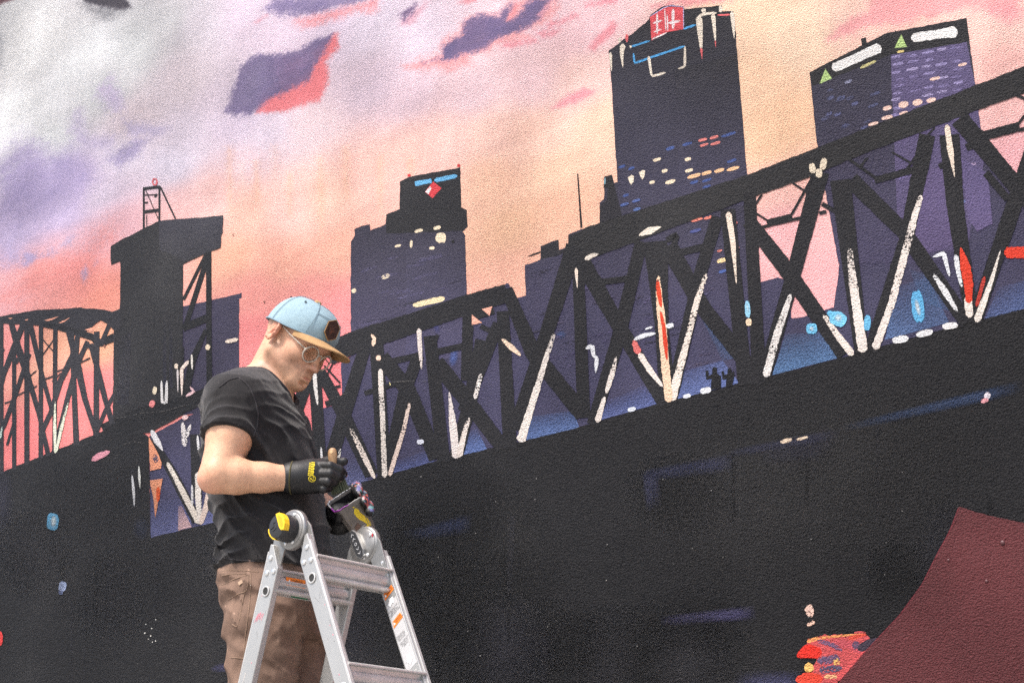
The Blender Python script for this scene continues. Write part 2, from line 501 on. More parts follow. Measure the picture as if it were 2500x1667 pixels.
    for pts in ([(1680,190),(1900,110),(1910,130),(1700,212)], [(1590,240),(1780,230),(1740,270),(1650,295)], [(2010,360),(2100,250),(2180,180),(2205,200),(2180,270)],
                [(1720,830),(1850,730),(1960,670),(2040,710),(1900,790)], [(1980,45),(2120,0),(2300,-60),(2200,20)], [(1350,345),(1590,300),(1600,318),(1400,360)]):
        lay('J', pts, (244,146,160), 5, 5, 0.8, seed=pts[0][0] * 0.01)
    lay('G', [(400,322),(520,200),(690,80),(760,-60),(1990,-60),(1870,100),(1600,55),(1400,90),(1000,190),(700,230),(480,305)], (248,164,166), 9, 9, 0.92)
    lay('G', [(1640,60),(1860,20),(1980,60),(1960,140),(1820,180),(1720,120)], (247,160,165), 12, 10, 0.8)
    lay('G', [(1560,430),(1990,340),(1990,560),(1600,640)], (251,186,180), 20, 10, 0.7)
    lay('F', [(-20,380),(60,290),(160,180),(180,215),(100,300),(0,400)], (244,150,160), 5, 4, 0.9)
    streak = fbm((x * .9 - y * .44) / 120, (x * .44 + y * .9) / 26, 4.1, 4)[..., None]
    col = col * (1 + .075 * streak)
    col = col * .93 + col.mean(-1, keepdims=True) * .07
    lay('F', [(470,60),(640,0),(900,-40),(1100,10),(800,50)], (240,140,150), 6, 5, 0.7)
    return col

# wall slab: fine mesh where the painting is seen, coarse beyond
s0, _ = wall_sz(-60, 833); s1, _ = wall_sz(2560, 833)
S_LO, S_HI, Z_TOP = -7.5, 5.5, 7.2
def spread(lo, a, b, hi, n, m):
    return np.concatenate([np.linspace(lo, a, m, endpoint=False), np.linspace(a, b, n, endpoint=False), np.linspace(b, hi, m + 1)])
ss = spread(S_LO, float(s0) - 0.3, float(s1) + 0.3, S_HI, 900, 16)
zz = spread(0.0, 2.7, 5.75, Z_TOP, 480, 14)
SS, ZZ = np.meshgrid(ss, zz)
PX, PY = wall_px(SS, ZZ)
sky_lin = paint(np.clip(sky_colour(PX, PY), 0, 255))
ny_, nx_ = SS.shape
vv = np.zeros((ny_ * nx_, 3)); vv[:, 0] = SS.ravel(); vv[:, 2] = ZZ.ravel()
ii = np.arange(ny_ * nx_).reshape(ny_, nx_)
qf = np.stack([ii[:-1, :-1], ii[:-1, 1:], ii[1:, 1:], ii[1:, :-1]], -1).reshape(-1, 4)
nb = len(vv)
back = np.array([[S_LO, 0, 0], [S_HI, 0, 0], [S_HI, 0, Z_TOP], [S_LO, 0, Z_TOP], [S_LO, .3, 0], [S_HI, .3, 0], [S_HI, .3, Z_TOP], [S_LO, .3, Z_TOP]], float)
vv = np.vstack([vv, back])
ef = np.array([[4, 0, 3, 7], [1, 5, 6, 2], [3, 2, 6, 7], [5, 4, 7, 6]]) + nb
allf = np.vstack([qf, ef])
me = bpy.data.meshes.new('mural_wall')
me.vertices.add(len(vv)); me.vertices.foreach_set('co', vv.astype(np.float32).ravel())
me.loops.add(allf.size); me.loops.foreach_set('vertex_index', allf.astype(np.int32).ravel())
me.polygons.add(len(allf)); me.polygons.foreach_set('loop_start', np.arange(0, allf.size, 4, dtype=np.int32))
me.update(calc_edges=True)
ca = me.color_attributes.new('paint', 'FLOAT_COLOR', 'POINT')
cc = np.ones((len(vv), 4), np.float32); cc[:nb, :3] = sky_lin.reshape(-1, 3); cc[nb:, :3] = 0.4
ca.data.foreach_set('color', cc.ravel())
wall = new_obj('mural_wall', me, None, M_SOLID)
wall.location = (W_D * W_IN[0], W_D * W_IN[1], 0)
wall.rotation_euler = (0, 0, WA)
wall['label'] = 'tall stucco wall painted with a sunset skyline and black truss bridge mural'
wall['category'] = 'wall'; wall['kind'] = 'thing'

LAYER = [0.0008]
def lift():
    LAYER[0] += 0.000004
    return LAYER[0]

def rough_edge(pts, step=13.0, j=0.8):
    out = []
    n = len(pts)
    for i in range(n):
        a, b = pts[i], pts[(i + 1) % n]
        L = np.hypot(*(b - a)); k = max(1, int(L / step))
        for q in range(k):
            p = a + (b - a) * (q / k)
            if L < 5000: p = p + RNG.normal(0, j, 2)
            out.append(p)
    return np.array(out)

def film(name, px_pts, faces, cols, parent, mat):
    """a coat of paint on the wall: photograph-grid outline -> wall metres"""
    px_pts = np.asarray(px_pts, float)
    s, z = wall_sz(px_pts[:, 0], px_pts[:, 1])
    y = -lift()
    v = np.stack([s, np.full_like(s, y), z], -1)
    me = bpy.data.meshes.new(name)
    # make the faces look out of the wall
    f0 = faces[0]
    ar = 0.0
    for i in range(len(f0)):
        a, b = v[f0[i]], v[f0[(i + 1) % len(f0)]]
        ar += a[0] * b[2] - b[0] * a[2]
    if ar < 0: faces = [tuple(f)[::-1] for f in faces]
    me.from_pydata([tuple(p) for p in v], [], [tuple(f) for f in faces])
    c = np.ones((len(v), 4), np.float32)
    cols = np.asarray(cols, float)
    c[:, :cols.shape[-1]] = cols
    at = me.color_attributes.new('paint', 'FLOAT_COLOR', 'POINT')
    at.data.foreach_set('color', c.ravel())
    return new_obj(name, me, parent, mat)

def shape(name, fr, pts, col, parent=wall, col2=None, j=0.55, step=13.0):
    """flat painted area; col2 = colour reached at its lowest point (a brushed blend)"""
    p = TR(fr, pts)
    ymin, ymax = p[:, 1].min(), p[:, 1].max()
    p = rough_edge(p, step, j)
    c = np.repeat(paint(col)[None], len(p), 0)
    if col2 is not None:
        t = np.clip((p[:, 1] - ymin) / (ymax - ymin), 0, 1)[:, None]
        c = c * (1 - t) + paint(col2)[None] * t
    return film(name, p, [tuple(range(len(p)))], c, parent, M_SOLID)

def stroke(name, fr, pts, w, col, parent=wall, a=1.0, tip=True, dry=True, col2=None, frame_w=True):
    """brush stroke along a polyline; w and a may be lists along it"""
    p = TR(fr, pts)
    sc = FR[fr][2]
    seg = np.hypot(*(p[1:] - p[:-1]).T); L = np.concatenate([[0], np.cumsum(seg)])
    n = max(6, int(L[-1] / 6.0)); n = min(n, 90)
    t = np.linspace(0, L[-1], n)
    x = np.interp(t, L, p[:, 0]); y = np.interp(t, L, p[:, 1])
    w = np.atleast_1d(np.asarray(w, float)) / sc; a = np.atleast_1d(np.asarray(a, float))
    ww = np.interp(t / L[-1], np.linspace(0, 1, len(w)), w) if len(w) > 1 else np.full(n, w[0])
    aa = np.interp(t / L[-1], np.linspace(0, 1, len(a)), a) if len(a) > 1 else np.full(n, a[0])
    if tip:
        e = np.minimum(t, L[-1] - t); r = ww * 0.5
        ww = ww * np.sqrt(np.clip(1 - np.clip(1 - e / np.maximum(r * 0.35, 1e-6), 0, 1) ** 2, 0.10, 1))
    ww = ww * (1 + RNG.normal(0, 0.05 if dry else 0.018, n))
    dx = np.gradient(x); dy = np.gradient(y); l = np.hypot(dx, dy) + 1e-9
    nx, ny = -dy / l, dx / l
    m = 5 if dry else 2
    rows = []; al = []; cl = []
    base = paint(col); end = paint(col2 if col2 is not None else col)
    jit = RNG.normal(0, 0.03 if dry else 0.012, n)
    for k in range(m):
        q = k / (m - 1) * 2 - 1
        rows.append(np.stack([x + nx * ww * 0.5 * (q + jit), y + ny * ww * 0.5 * (q + jit)], -1))
        al.append(aa * (1.0 if abs(q) < 0.9 else 0.75) + RNG.normal(0, 0.05, n) * (aa < 0.95))
        cl.append(base[None] * (1 - (t / L[-1])[:, None]) + end[None] * (t / L[-1])[:, None])
    V = np.concatenate(rows); F = []
    for k in range(m - 1):
        for i in range(n - 1):
            F.append((k * n + i, k * n + i + 1, (k + 1) * n + i + 1, (k + 1) * n + i))
    C = np.concatenate([np.concatenate(cl), np.concatenate(al)[:, None]], 1)
    return film(name, V, F, C, parent, M_DRY if dry else M_SOLID)

def dab(name, fr, c, wh, col, parent=wall, ang=-14, a=1.0, sq=2.6, dry=False):
    """one touch of the brush: a soft-cornered spot"""
    sc = FR[fr][2]
    p = TR(fr, [c])[0]
    n = 28; t = np.linspace(0, 2 * math.pi, n, endpoint=False)
    ca_, sa_ = np.cos(t), np.sin(t)
    x = np.sign(ca_) * np.abs(ca_) ** (2 / sq) * wh[0] / 2 / sc * (1 + RNG.normal(0, .035, n))
    y = np.sign(sa_) * np.abs(sa_) ** (2 / sq) * wh[1] / 2 / sc * (1 + RNG.normal(0, .05, n))
    g = math.radians(ang)
    q = np.stack([p[0] + x * math.cos(g) - y * math.sin(g), p[1] + x * math.sin(g) + y * math.cos(g)], -1)
    c4 = np.concatenate([np.repeat(paint(col)[None], n, 0), np.full((n, 1), a)], 1)
    return film(name, q, [tuple(range(n))], c4, parent, M_DRY if (dry or a < 1) else M_SOLID)

def mist(name, fr, c, wh, col, parent=wall, ang=-14, a=0.8, clip=None, flat=1.5):
    """spray-can fade: strongest in the middle, gone at the rim"""
    sc = FR[fr][2]
    p = TR(fr, [c])[0]
    n, rg = 24, [0.0, .2, .4, .6, .8, 1.0]
    V, A = [p], [a]
    g = math.radians(ang)
    for r in rg[1:]:
        for k in range(n):
            t = 2 * math.pi * k / n
            x = math.cos(t) * r * wh[0] / 2 / sc; y = math.sin(t) * r * wh[1] / 2 / sc
            V.append((p[0] + x * math.cos(g) - y * math.sin(g), p[1] + x * math.sin(g) + y * math.cos(g)))
            A.append(a * max(0.0, 1 - r ** flat) * random.uniform(.85, 1.1))
    F = [(0, 1 + k, 1 + (k + 1) % n) for k in range(n)]
    for i in range(len(rg) - 2):
        for k in range(n):
            j = (k + 1) % n
            F.append((1 + i * n + k, 1 + (i + 1) * n + k, 1 + (i + 1) * n + j, 1 + i * n + j))
    V = np.array(V, float)
    if clip is not None: V = clip(V)
    C = np.concatenate([np.repeat(paint(col)[None], len(V), 0), np.array(A)[:, None]], 1)
    return film(name, V, F, C, parent, M_MIST)

def fade(name, fr, quad, col, parent=wall, a=(0, 0, .8, .8), feather=False):
    """four-cornered sprayed fade with an opacity at each corner"""
    p = TR(fr, quad); n = 11 if feather else 9
    V, A = [], []
    for i in range(n):
        for k in range(n):
            u, v = k / (n - 1), i / (n - 1)
            w = [(1 - u) * (1 - v), u * (1 - v), u * v, (1 - u) * v]
            V.append(sum(w[q] * p[q] for q in range(4))); A.append(max(0, sum(w[q] * a[q] for q in range(4))) * ((min(1, 4 * u, 4 * (1 - u)) * min(1, 3 * v, 3 * (1 - v))) if feather else 1))
    F = [(i * n + k, i * n + k + 1, (i + 1) * n + k + 1, (i + 1) * n + k) for i in range(n - 1) for k in range(n - 1)]
    C = np.concatenate([np.repeat(paint(col)[None], n * n, 0), np.array(A)[:, None]], 1)
    return film(name, V, F, C, parent, M_MIST)
# ------------------------------------------------------------------ the painted city
BLK = (44, 43, 48); BLK2 = (40, 39, 43); NAVY = (68, 65, 86); NAVY2 = (78, 74, 104); CREAM = (236, 220, 196); WHT = (232, 228, 228)
PINKW = (236, 214, 206); BLUE = (104, 178, 226)

# low city mass behind the bridge
city = shape('painted_low_city', 'S', [(775,1260),(775,1000),(837,985),(832,886),(858,868),(1000,806),(1150,742),(1240,690),(1262,728),(1290,720),(1480,640),(1838,500),(1852,691),(1900,677),(1930,690),
    (1932,779),(1972,771),(2036,750),(2050,640),(2300,420),(2399,348),(2420,400),(2454,424),(2530,560),(2900,450),(2900,700),(2500,790),(1400,1085),(898,1200)], (68,64,88), col2=(74,72,104))
shape('painted_low_city', 'S', [(364,1065),(447,1021),(560,975),(560,1300),(368,1340)], (66,62,84), col2=(84,84,124))

# lift tower's neighbour
small = shape('painted_building', 'A', [(1490,1172),(1985,1058),(1983,1100),(1962,1105),(1958,1990),(1490,2060)], (70,66,90), col2=(66,62,86))
# middle tower
bc = shape('painted_tower', 'C', [(190,705),(222,660),(222,597),(345,563),(350,612),(478,565),(482,482),(590,440),(592,215),(660,178),(1085,98),(1097,425),(1140,450),(1150,580),(1110,620),(1125,650),(1143,1180),(1143,1640),(190,1720)], (48,47,52), col2=(80,75,104))
shape('painted_wall_face', 'C', [(640,760),(1090,640),(1128,660),(1143,1180),(1143,1640),(640,1700)], (64,61,78), bc, col2=(84,80,112))
shape('painted_tower_top', 'C', [(592,217),(660,181),(1083,101),(1096,426),(1138,451),(1147,580),(1108,618),(480,640),(484,484),(592,442)], (47,46,50), bc)
for x, y in ((668,163),(1075,83)): dab('beacon', 'C', (x, y), (26, 24), (214,58,62), bc)
stroke('blue_sign', 'C', [(716,232),(852,208)], 36, BLUE, bc, tip=False)
stroke('blue_sign', 'C', [(874,206),(1062,166)], 36, BLUE, bc)
shape('red_diamond', 'C', [(865,215),(935,268),(860,352),(800,298)], (222,66,74), bc, j=.3)
shape('white_corner', 'C', [(800,298),(838,252),(852,270),(826,320)], (238,232,232), bc, j=.3)
for c, wh, an in (((748,617),(70,26),-14),((898,592),(62,30),-18),((928,674),(84,84),0),((577,740),(52,20),-14),((685,725),(22,62),4),((855,758),(45,26),-5),((478,990),(72,34),-20),((215,1108),(40,34),-30)):
    dab('painted_window', 'C', c, wh, (238,220,190), bc, ang=an, a=.92)
stroke('painted_window', 'C', [(700,1228),(960,1168)], 44, (248,226,182), bc)
dab('painted_hole', 'C', (1028,705), (24,30), (28,26,34), bc)
# brushed bands on the navy walls
for k in range(26):
    x = random.uniform(215, 1020); y = random.uniform(820, 1460)
    stroke('brush_band', 'C', [(x, y), (x + random.uniform(90, 230), y - random.uniform(25, 60))], random.uniform(10, 22), random.choice([(60,57,76),(88,84,116),(80,76,106)]), bc, a=random.uniform(.35, .6))

# stepped block and mast
bd = shape('painted_building', 'S', [(1284,732),(1282,648),(1321,634),(1321,601),(1363.5,585),(1365,610),(1387.5,603),(1388.5,573),(1418,560),(1428.6,557),(1466,544),(1464,496),(1475,487),(1474.5,433),(1494,428),(1499,447),(1515,444),(1840,480),(1840,700),(1290,760)], (60,58,74), col2=(72,68,96))
shape('painted_rooftop_box', 'E', [(200,430),(200,340),(318,295),(322,372),(385,350),(388,264),(560,200),(600,180),(600,60),(650,20),(650,-110),(690,-120),(760,160),(420,330),(330,400)], (50,48,56), bd)
shape('painted_spire', 'F', [(76,1500),(84,1412),(145,1397),(150,1460),(165,1500)], (48,46,50), bd)
stroke('painted_spire_light', 'F', [(90,1420),(88,1470)], 10, (150,190,205), bd)
stroke('painted_mast', 'S', [(1410.6,425),(1419.6,556)], [3, 5], BLK, bd, tip=False, dry=False)
stroke('painted_mast', 'E', [(112,410),(205,376)], 11, BLK, bd, dry=False)
# tall tower with the red sign
bf = shape('painted_tower', 'F', [(120,410),(300,275),(440,160),(450,120),(540,60),(620,42),(712,55),(720,76),(1020,45),(1026,95),(1115,90),(1160,640),(1222,1400),(1236,1640),(200,1640),(135,590)], (46,45,50), col2=(66,63,86))
shape('painted_wall_face', 'F', [(640,560),(1140,440),(1222,1400),(1236,1640),(700,1640)], (50,48,56), bf, col2=(70,67,92))
sg = shape('red_sign', 'F', [(445,140),(560,70),(600,56),(712,62),(718,235),(580,262),(462,325)], (226,84,92), bf, j=.4)
for pts, w in (([(505,110),(505,275)],16),([(470,190),(545,165)],16),([(475,260),(540,235)],10),([(632,75),(632,235)],24),([(590,190),(690,170)],22),([(585,120),(590,250)],12),([(460,318),(585,262)],12),([(565,75),(575,250)],10)):
    stroke('sign_lettering', 'F', pts, w, (244,224,226), sg, a=[.8, 1, .75])
stroke('sign_edge', 'F', [(448,135),(560,66),(610,48),(714,58),(716,230)], 7, (190,180,220), sg, a=.7)
for pts, w in (([(292,378),(445,328)],16),([(712,236),(816,200)],18),([(316,428),(325,508),(480,452),(728,370)],16)):
    stroke('blue_neon_line', 'F', pts, w, (74,160,220), bf)
for pts, w in (([(437,450),(448,530),(462,612),(575,582)],[26,20,16,20]),([(727,370),(726,535),(670,552)],[14,22,12]),([(232,352),(222,430),(232,540)],[50,26,8]),([(132,420),(136,500),(142,570)],[26,18,8]),([(208,302),(205,345)],20),
               ([(285,380),(300,372)],22),([(1010,48),(1012,102)],26),([(872,72),(882,112)],[44,20]),([(1100,95),(1112,190),(1120,310)],[36,28,6]),([(838,135),(846,250),(858,400)],[52,42,20]),([(950,112),(962,230),(970,340)],[36,26,10]),([(815,160),(850,125),(900,112),(980,106)],[18,24,22,14])):
    stroke('painted_floodlight', 'F', pts, w, (228,216,200), bf)
for pts, w in (([(985,124),(1085,120)],[10,20]),([(856,385),(864,475)],[22,4]),([(968,325),(973,380)],[12,4]),([(262,275),(264,340)],[26,16])):
    stroke('painted_floodlight', 'F', pts, w, (228,104,108), bf)
for c, wh in (((225,1330),(58,22)),((300,1345),(52,22)),((745,1150),(80,22)),((610,1185),(72,26)),((1075,1075),(120,22)),((1100,1285),(80,20)),((800,1455),(70,22)),((900,1440),(80,20)),((900,1490),(70,18)),((255,1560),(50,20))):
    dab('painted_window', 'F', c, wh, (66,88,150), bf, ang=-18, a=.72)
for c, wh, col in (((505,1275),(66,24),0),((565,1365),(46,26),0),((465,1455),(46,24),0),((610,1452),(82,30),0),((750,1272),(52,28),0),((760,1362),(66,26),0),((800,1405),(106,30),1),((900,1382),(82,28),1),((1000,1362),(82,28),1),((1110,1347),(106,26),1),
                   ((868,1118),(72,24),2),((960,1098),(72,24),2),((880,1158),(70,20),2),((970,1145),(82,22),2)):
    dab('painted_window', 'F', c, wh, [(236,218,190),(242,194,150),(226,132,126)][col], bf, ang=-16, a=.9)
for c in ((297,1435),(385,1395)):
    shape('painted_window', 'F', [(c[0]-26,c[1]-18),(c[0]+4,c[1]-38),(c[0]+24,c[1]-30),(c[0]+18,c[1]+16),(c[0]+2,c[1]+40),(c[0]-12,c[1]+18)], (236,222,200), bf, j=.3)

# right-hand tower
bg = shape('painted_tower', 'G', [(252,580),(670,372),(660,312),(698,303),(706,352),(850,272),(928,256),(934,244),(944,252),(1500,150),(1572,690),(1628,1130),(1640,1300),(1500,2100),(480,2100),(312,1175)], (58,56,70), col2=(72,67,96))
shape('painted_wall_face', 'G', [(896,440),(1500,335),(1572,690),(1628,1130),(1640,1300),(1500,2000),(960,2000)], (98,88,128), bg, col2=(88,79,114))
shape('painted_roof_band', 'G', [(252,580),(850,272),(1500,150),(1528,335),(1000,425),(895,440),(700,520),(270,690)], (47,46,50), bg)
shape('painted_rooftop_box', 'G', [(672,372),(661,312),(698,303),(707,355)], (46,45,48), bg)
for a_, b_ in (((432,552),(820,378)),((1060,308),(1430,254))):
    st = stroke('white_sign', 'G', [a_, b_], [74, 70, 84], (236,234,232), bg)
for t_ in ([(332,672),(375,552),(432,628)],[(928,386),(980,278),(1028,380)]):
    shape('green_triangle', 'G', t_, (178,206,132), bg, j=.5)
stroke('painted_window', 'G', [(655,546),(782,488)], 22, (206,198,140), bg, a=.85)
stroke('painted_window', 'G', [(948,418),(1006,410)], 18, (236,212,140), bg)
for r in range(11):
    y0 = 420 + 62 * r
    for k in range(5):
        if random.random() < 0.12: continue
        x = 950 + 120 * k + 14 * (r % 2) + random.uniform(-12, 12); y = y0 - 20 * k + 40 - 5 * r + random.uniform(-7, 7)
        if x > 1490 + r * 8: continue
        dab('painted_window', 'G', (x, y), (random.uniform(70, 104), random.uniform(16, 26)), random.choice([(136,126,172),(150,140,186),(160,150,190),(122,112,156)]), bg, ang=-11, a=random.uniform(.55, .8))
for c, wh in (((1000,838),(78,52)),((1110,820),(78,46)),((1220,802),(74,34)),((1000,905),(72,24)),((1250,630),(82,24)),((1470,518),(72,22)),((870,865),(70,34)),((760,990),(82,24)),((870,940),(92,30))):
    dab('painted_window', 'G', c, wh, (244,206,192), bg, ang=-14, a=.9)
for k in range(16):
    dab('painted_window', 'G', (random.uniform(350, 820), random.uniform(640, 1060)), (random.uniform(50, 90), random.uniform(16, 30)), random.choice([(84,88,124),(92,96,138),(78,80,112)]), bg, ang=-22, a=.6)
dab('painted_window', 'G', (560,655), (66,24), (140,142,170), bg, ang=-22, a=.7)
for k in range(22):
    x = random.uniform(1480, 1700); y = random.uniform(60, 520)
    dab('painted_window', 'H', (random.choice([random.uniform(780, 1200), random.uniform(1340, 1420), random.uniform(1540, 1700)]), random.uniform(40, 400)), (random.uniform(36, 80), random.uniform(10, 20)), random.choice([(140,128,176),(118,108,156),(172,150,184),(104,112,160)]), bg, ang=-16, a=.6)
shape('painted_wall_face', 'H', [(1250,120),(1430,60),(1490,610),(1250,690),(1205,590)], (96,84,124), bg, col2=(92,80,118))
shape('painted_wall_face', 'H', [(1530,20),(1690,110),(1722,200),(1745,470),(1640,520),(1580,440)], (98,88,130), bg, col2=(96,84,124))

# sprayed blue light above the deck
for fr, q, col, a in (('D', [(900,1290),(1210,1190),(1210,1315),(870,1400)], (76,86,150), (.1,.25,.95,.75)),
                      ('D', [(1460,1060),(1560,1030),(1645,1200),(1440,1255)], (78,100,166), (.1,.1,.95,.95)),
                      ('D', [(2000,930),(2350,880),(2400,1020),(1950,1135)], (74,98,160), (.2,.25,.95,.95)),
                      ('D', [(1700,1040),(1790,1020),(1810,1170),(1770,1170)], (74,84,146), (.0,.1,.9,.9)),
                      ('D', [(500,1290),(640,1260),(668,1458),(480,1520)], (82,88,142), (.1,.1,.7,.7)),
                      ('E', [(640,1400),(900,1290),(1020,1410),(590,1530)], (76,88,150), (.1,.1,.9,.9)),
                      ('E', [(1150,1200),(1440,1120),(1555,1275),(1110,1390)], (84,100,164), (.15,.5,.95,.8)),
                      ('E', [(1300,840),(1400,900),(1560,1100),(1440,1120)], (66,100,156), (.2,.6,.3,.1)),
                      ('H', [(330,1220),(560,1210),(700,1380),(240,1500)], (78,116,174), (.1,.3,.85,.95)),
                      ('H', [(1090,900),(1300,830),(1450,1140),(1010,1260)], (80,108,166), (.1,.3,.5,.9)),
                      ('H', [(1790,900),(2100,820),(2100,1010),(1690,1120)], (78,98,160), (.05,.5,.95,.6)),
                      ('H', [(1180,780),(1330,820),(1500,1080),(1260,1000)], (72,104,160), (.1,.3,.2,.6)),
                      ('K', [(940,430),(1180,420),(1190,610),(936,668)], (98,104,168), (.1,.1,.95,.95)),
                      ('K', [(1250,440),(1330,420),(1362,566),(1250,592)], (96,102,164), (.1,.1,.95,.95))):
    fade('sprayed_glow', fr, q, tuple(min(255, v + d) for v, d in zip(col, (22, 22, 14))), city, tuple(v * (.8 if fr == 'H' else 1) for v in a))
mist('sprayed_glow', 'D', (500,790), (70,130), (98,110,180), city, a=.8)
mist('sprayed_glow', 'D', (1370,440), (80,170), (90,110,176), city, a=.75, ang=10)
mist('sprayed_glow', 'D', (1230,200), (60,120), (84,86,140), city, a=.6)
mist('sprayed_glow', 'D', (2240,260), (80,60), (80,96,150), city, a=.6)
mist('sprayed_glow', 'E', (340,945), (70,60), (80,100,150), city, a=.6)
for k in range(40):
    x = random.uniform(110, 1500); y = random.uniform(520, 1250)
    stroke('brush_band', 'E', [(x, y), (x + random.uniform(50, 150), y - random.uniform(14, 44))], random.uniform(8, 20), random.choice([(58,55,74),(86,82,116),(80,74,108),(86,78,104)]), city, a=random.uniform(.3, .55))
for c, wh, col in (((1265,160),(84,18),(220,128,112)),((1345,145),(66,18),(220,128,112)),((1528,182),(28,20),(214,120,112)),((1420,372),(36,14),(200,120,110)),((1545,350),(22,18),(210,130,120)),((1435,438),(66,28),(240,212,160)),((1295,452),(16,18),(226,190,150)),((1440,512),(54,20),(72,96,160)),((1255,235),(80,22),(76,84,140)),((770,55),(60,18),(80,100,160)),((850,30),(60,18),(80,100,160)),((855,88),(50,20),(84,108,164))):
    dab('painted_window', 'E', c, wh, col, city, ang=-16, a=.85)

# ------------------------------------------------------------------ the painted bridge
deck = shape('painted_bridge', 'S', [(-700,1435),(10,1150),(264,1048),(300,1034),(364,1065),(368,1312),(535,1272),(898,1173),(1060,1127),(1400,1047),(1614,984),(1950,901),(2050,875),(2350,791),(2500,755),(3100,590),(3100,3400),(-900,3400)], (42,41,45), col2=(37,36,39))
def mem(fr, pts, w, col=BLK, name='truss_member'):
    stroke(name, fr, pts, w, col, deck, tip=False, dry=False)
tower = shape('painted_lift_tower', 'A', [(910,672),(1300,468),(1830,427),(1828,560),(1815,590),(1812,692),(1728,722),(1680,738),(1503,825),(1500,1560),(1500,2060),(1240,2200),(880,2230),(925,2080),(940,1330),(985,1190),(990,803),(910,828)], (50,49,52), wall)
shape('painted_wall_face', 'A', [(1300,470),(1828,429),(1826,560),(1813,590),(1810,690),(1728,720),(1520,800),(1310,700)], (62,61,72), tower, col2=(56,55,62))
for pts, w in (([(1180,198),(1180,530)],15),([(1308,190),(1308,470)],15),([(1174,206),(1316,190)],22),([(1184,396),(1308,380)],26),([(1316,190),(1440,452)],13),([(1195,215),(1300,455)],7),([(1205,420),(1204,512)],6),([(1190,258),(1290,254)],8),([(1190,320),(1215,318)],14),([(1270,275),(1290,250)],16)):
    stroke('painted_mast', 'A', pts, w, BLK, tower, tip=False, dry=False)
ring_t = np.linspace(0, 2 * math.pi, 17)
stroke('beacon', 'A', [(1271 + 19 * math.cos(t), 150 + 30 * math.sin(t)) for t in ring_t], 13, (218,104,112), tower, tip=False)
for pts, w in (([(1712,722),(1715,1500),(1722,2120)],[44,44,50]),([(1690,742),(1505,1115)],26),([(1705,760),(1530,1310)],42),([(1500,1345),(1700,1265)],62),([(1690,1360),(1580,1610),(1520,1900)],[30,60,60]),([(1500,1500),(1500,2060)],20),
               ([(850,2200),(1150,2085),(1500,1975),(1800,1850)],[140,170,140,100])):
    stroke('tower_leg', 'A', pts, w, BLK2, tower, tip=False, dry=False)
for x in (1340, 1390): fade('sprayed_streak', 'B', [(x, 180), (x + 26, 180), (x + 26, 760), (x, 760)], (70,70,88), tower, (.0,.0,.5,.5))
fade('sprayed_streak', 'B', [(955, 360), (1080, 300), (1060, 900), (960, 900)], (64,64,78), tower, (.0,.3,.3,.4))

# left arch span (frame B)
arch = shape('painted_arch', 'B', [(-900,420),(-400,246),(0,175),(300,126),(560,110),(660,105),(800,116),(920,138),(990,112),(990,290),(940,292),(880,236),(825,205),(750,268),(700,306),(640,318),(560,284),(480,268),(360,254),(250,250),(150,243),(0,236),(-400,330),(-900,520)], (54,53,60), deck)
for slit in ([(365,212),(485,176),(430,206),(390,216)],[(482,230),(578,184),(530,222),(500,234)],[(700,285),(760,268),(765,304)],[(70,192),(104,190),(90,200)],[(205,205),(235,198),(225,210)]):
    shape('sky_gap', 'B', slit, (250,176,150), arch, j=.3)
mem('B', [(360,248),(480,266),(600,300),(760,346),(822,398),(945,345)], [36,44,52,56,60,66])
for pts, w in (([(14,230),(16,1460)],32),([(118,440),(118,1430)],34),([(222,246),(222,1390)],42),([(338,250),(336,1340)],36),([(456,262),(448,1300)],36),([(590,296),(628,1230)],[36,48]),([(795,300),(790,1160)],[44,46]),([(905,230),(830,400)],34),
               ([(96,236),(150,430),(222,640),(318,960),(400,1320)],[46,60,44,36,40]),([(190,244),(110,450),(36,640),(-20,860)],[44,50,40,36]),([(252,250),(330,590),(430,960)],[44,36,34]),([(240,480),(150,760),(40,1060),(-20,1180)],[40,36,36,36]),
               ([(560,290),(610,480)],44),([(615,470),(500,700),(420,960),(330,1150)],[54,46,40,40]),([(640,320),(620,500),(700,860),(795,1150)],[36,60,44,40]),([(720,380),(640,560),(560,830),(440,1290)],[36,46,36,30]),([(745,400),(790,560),(860,840),(925,1060)],[44,46,44,44]),
               ([(940,810),(860,960),(800,1110)],[30,34,30]),([(130,560),(180,480)],30),([(0,520),(30,440)],24),([(130,1000),(60,1230)],20),([(940,300),(935,700)],10),([(700,420),(780,430)],30),([(-60,250),(-60,1500)],34),([(-150,300),(-30,700),(-150,1100)],36)):
    mem('B', pts, w, (55,54,61))
for pts, w in (([(355,368),(440,462)],9),([(440,368),(352,494)],9),([(352,698),(445,664)],13),([(40,888),(120,860)],12),([(140,826),(305,746)],11),([(240,672),(300,622)],10),([(470,628),(620,575),(742,516)],12),([(430,712),(500,640)],10)):
    mem('B', pts, w, (55,54,61), 'thin_brace')

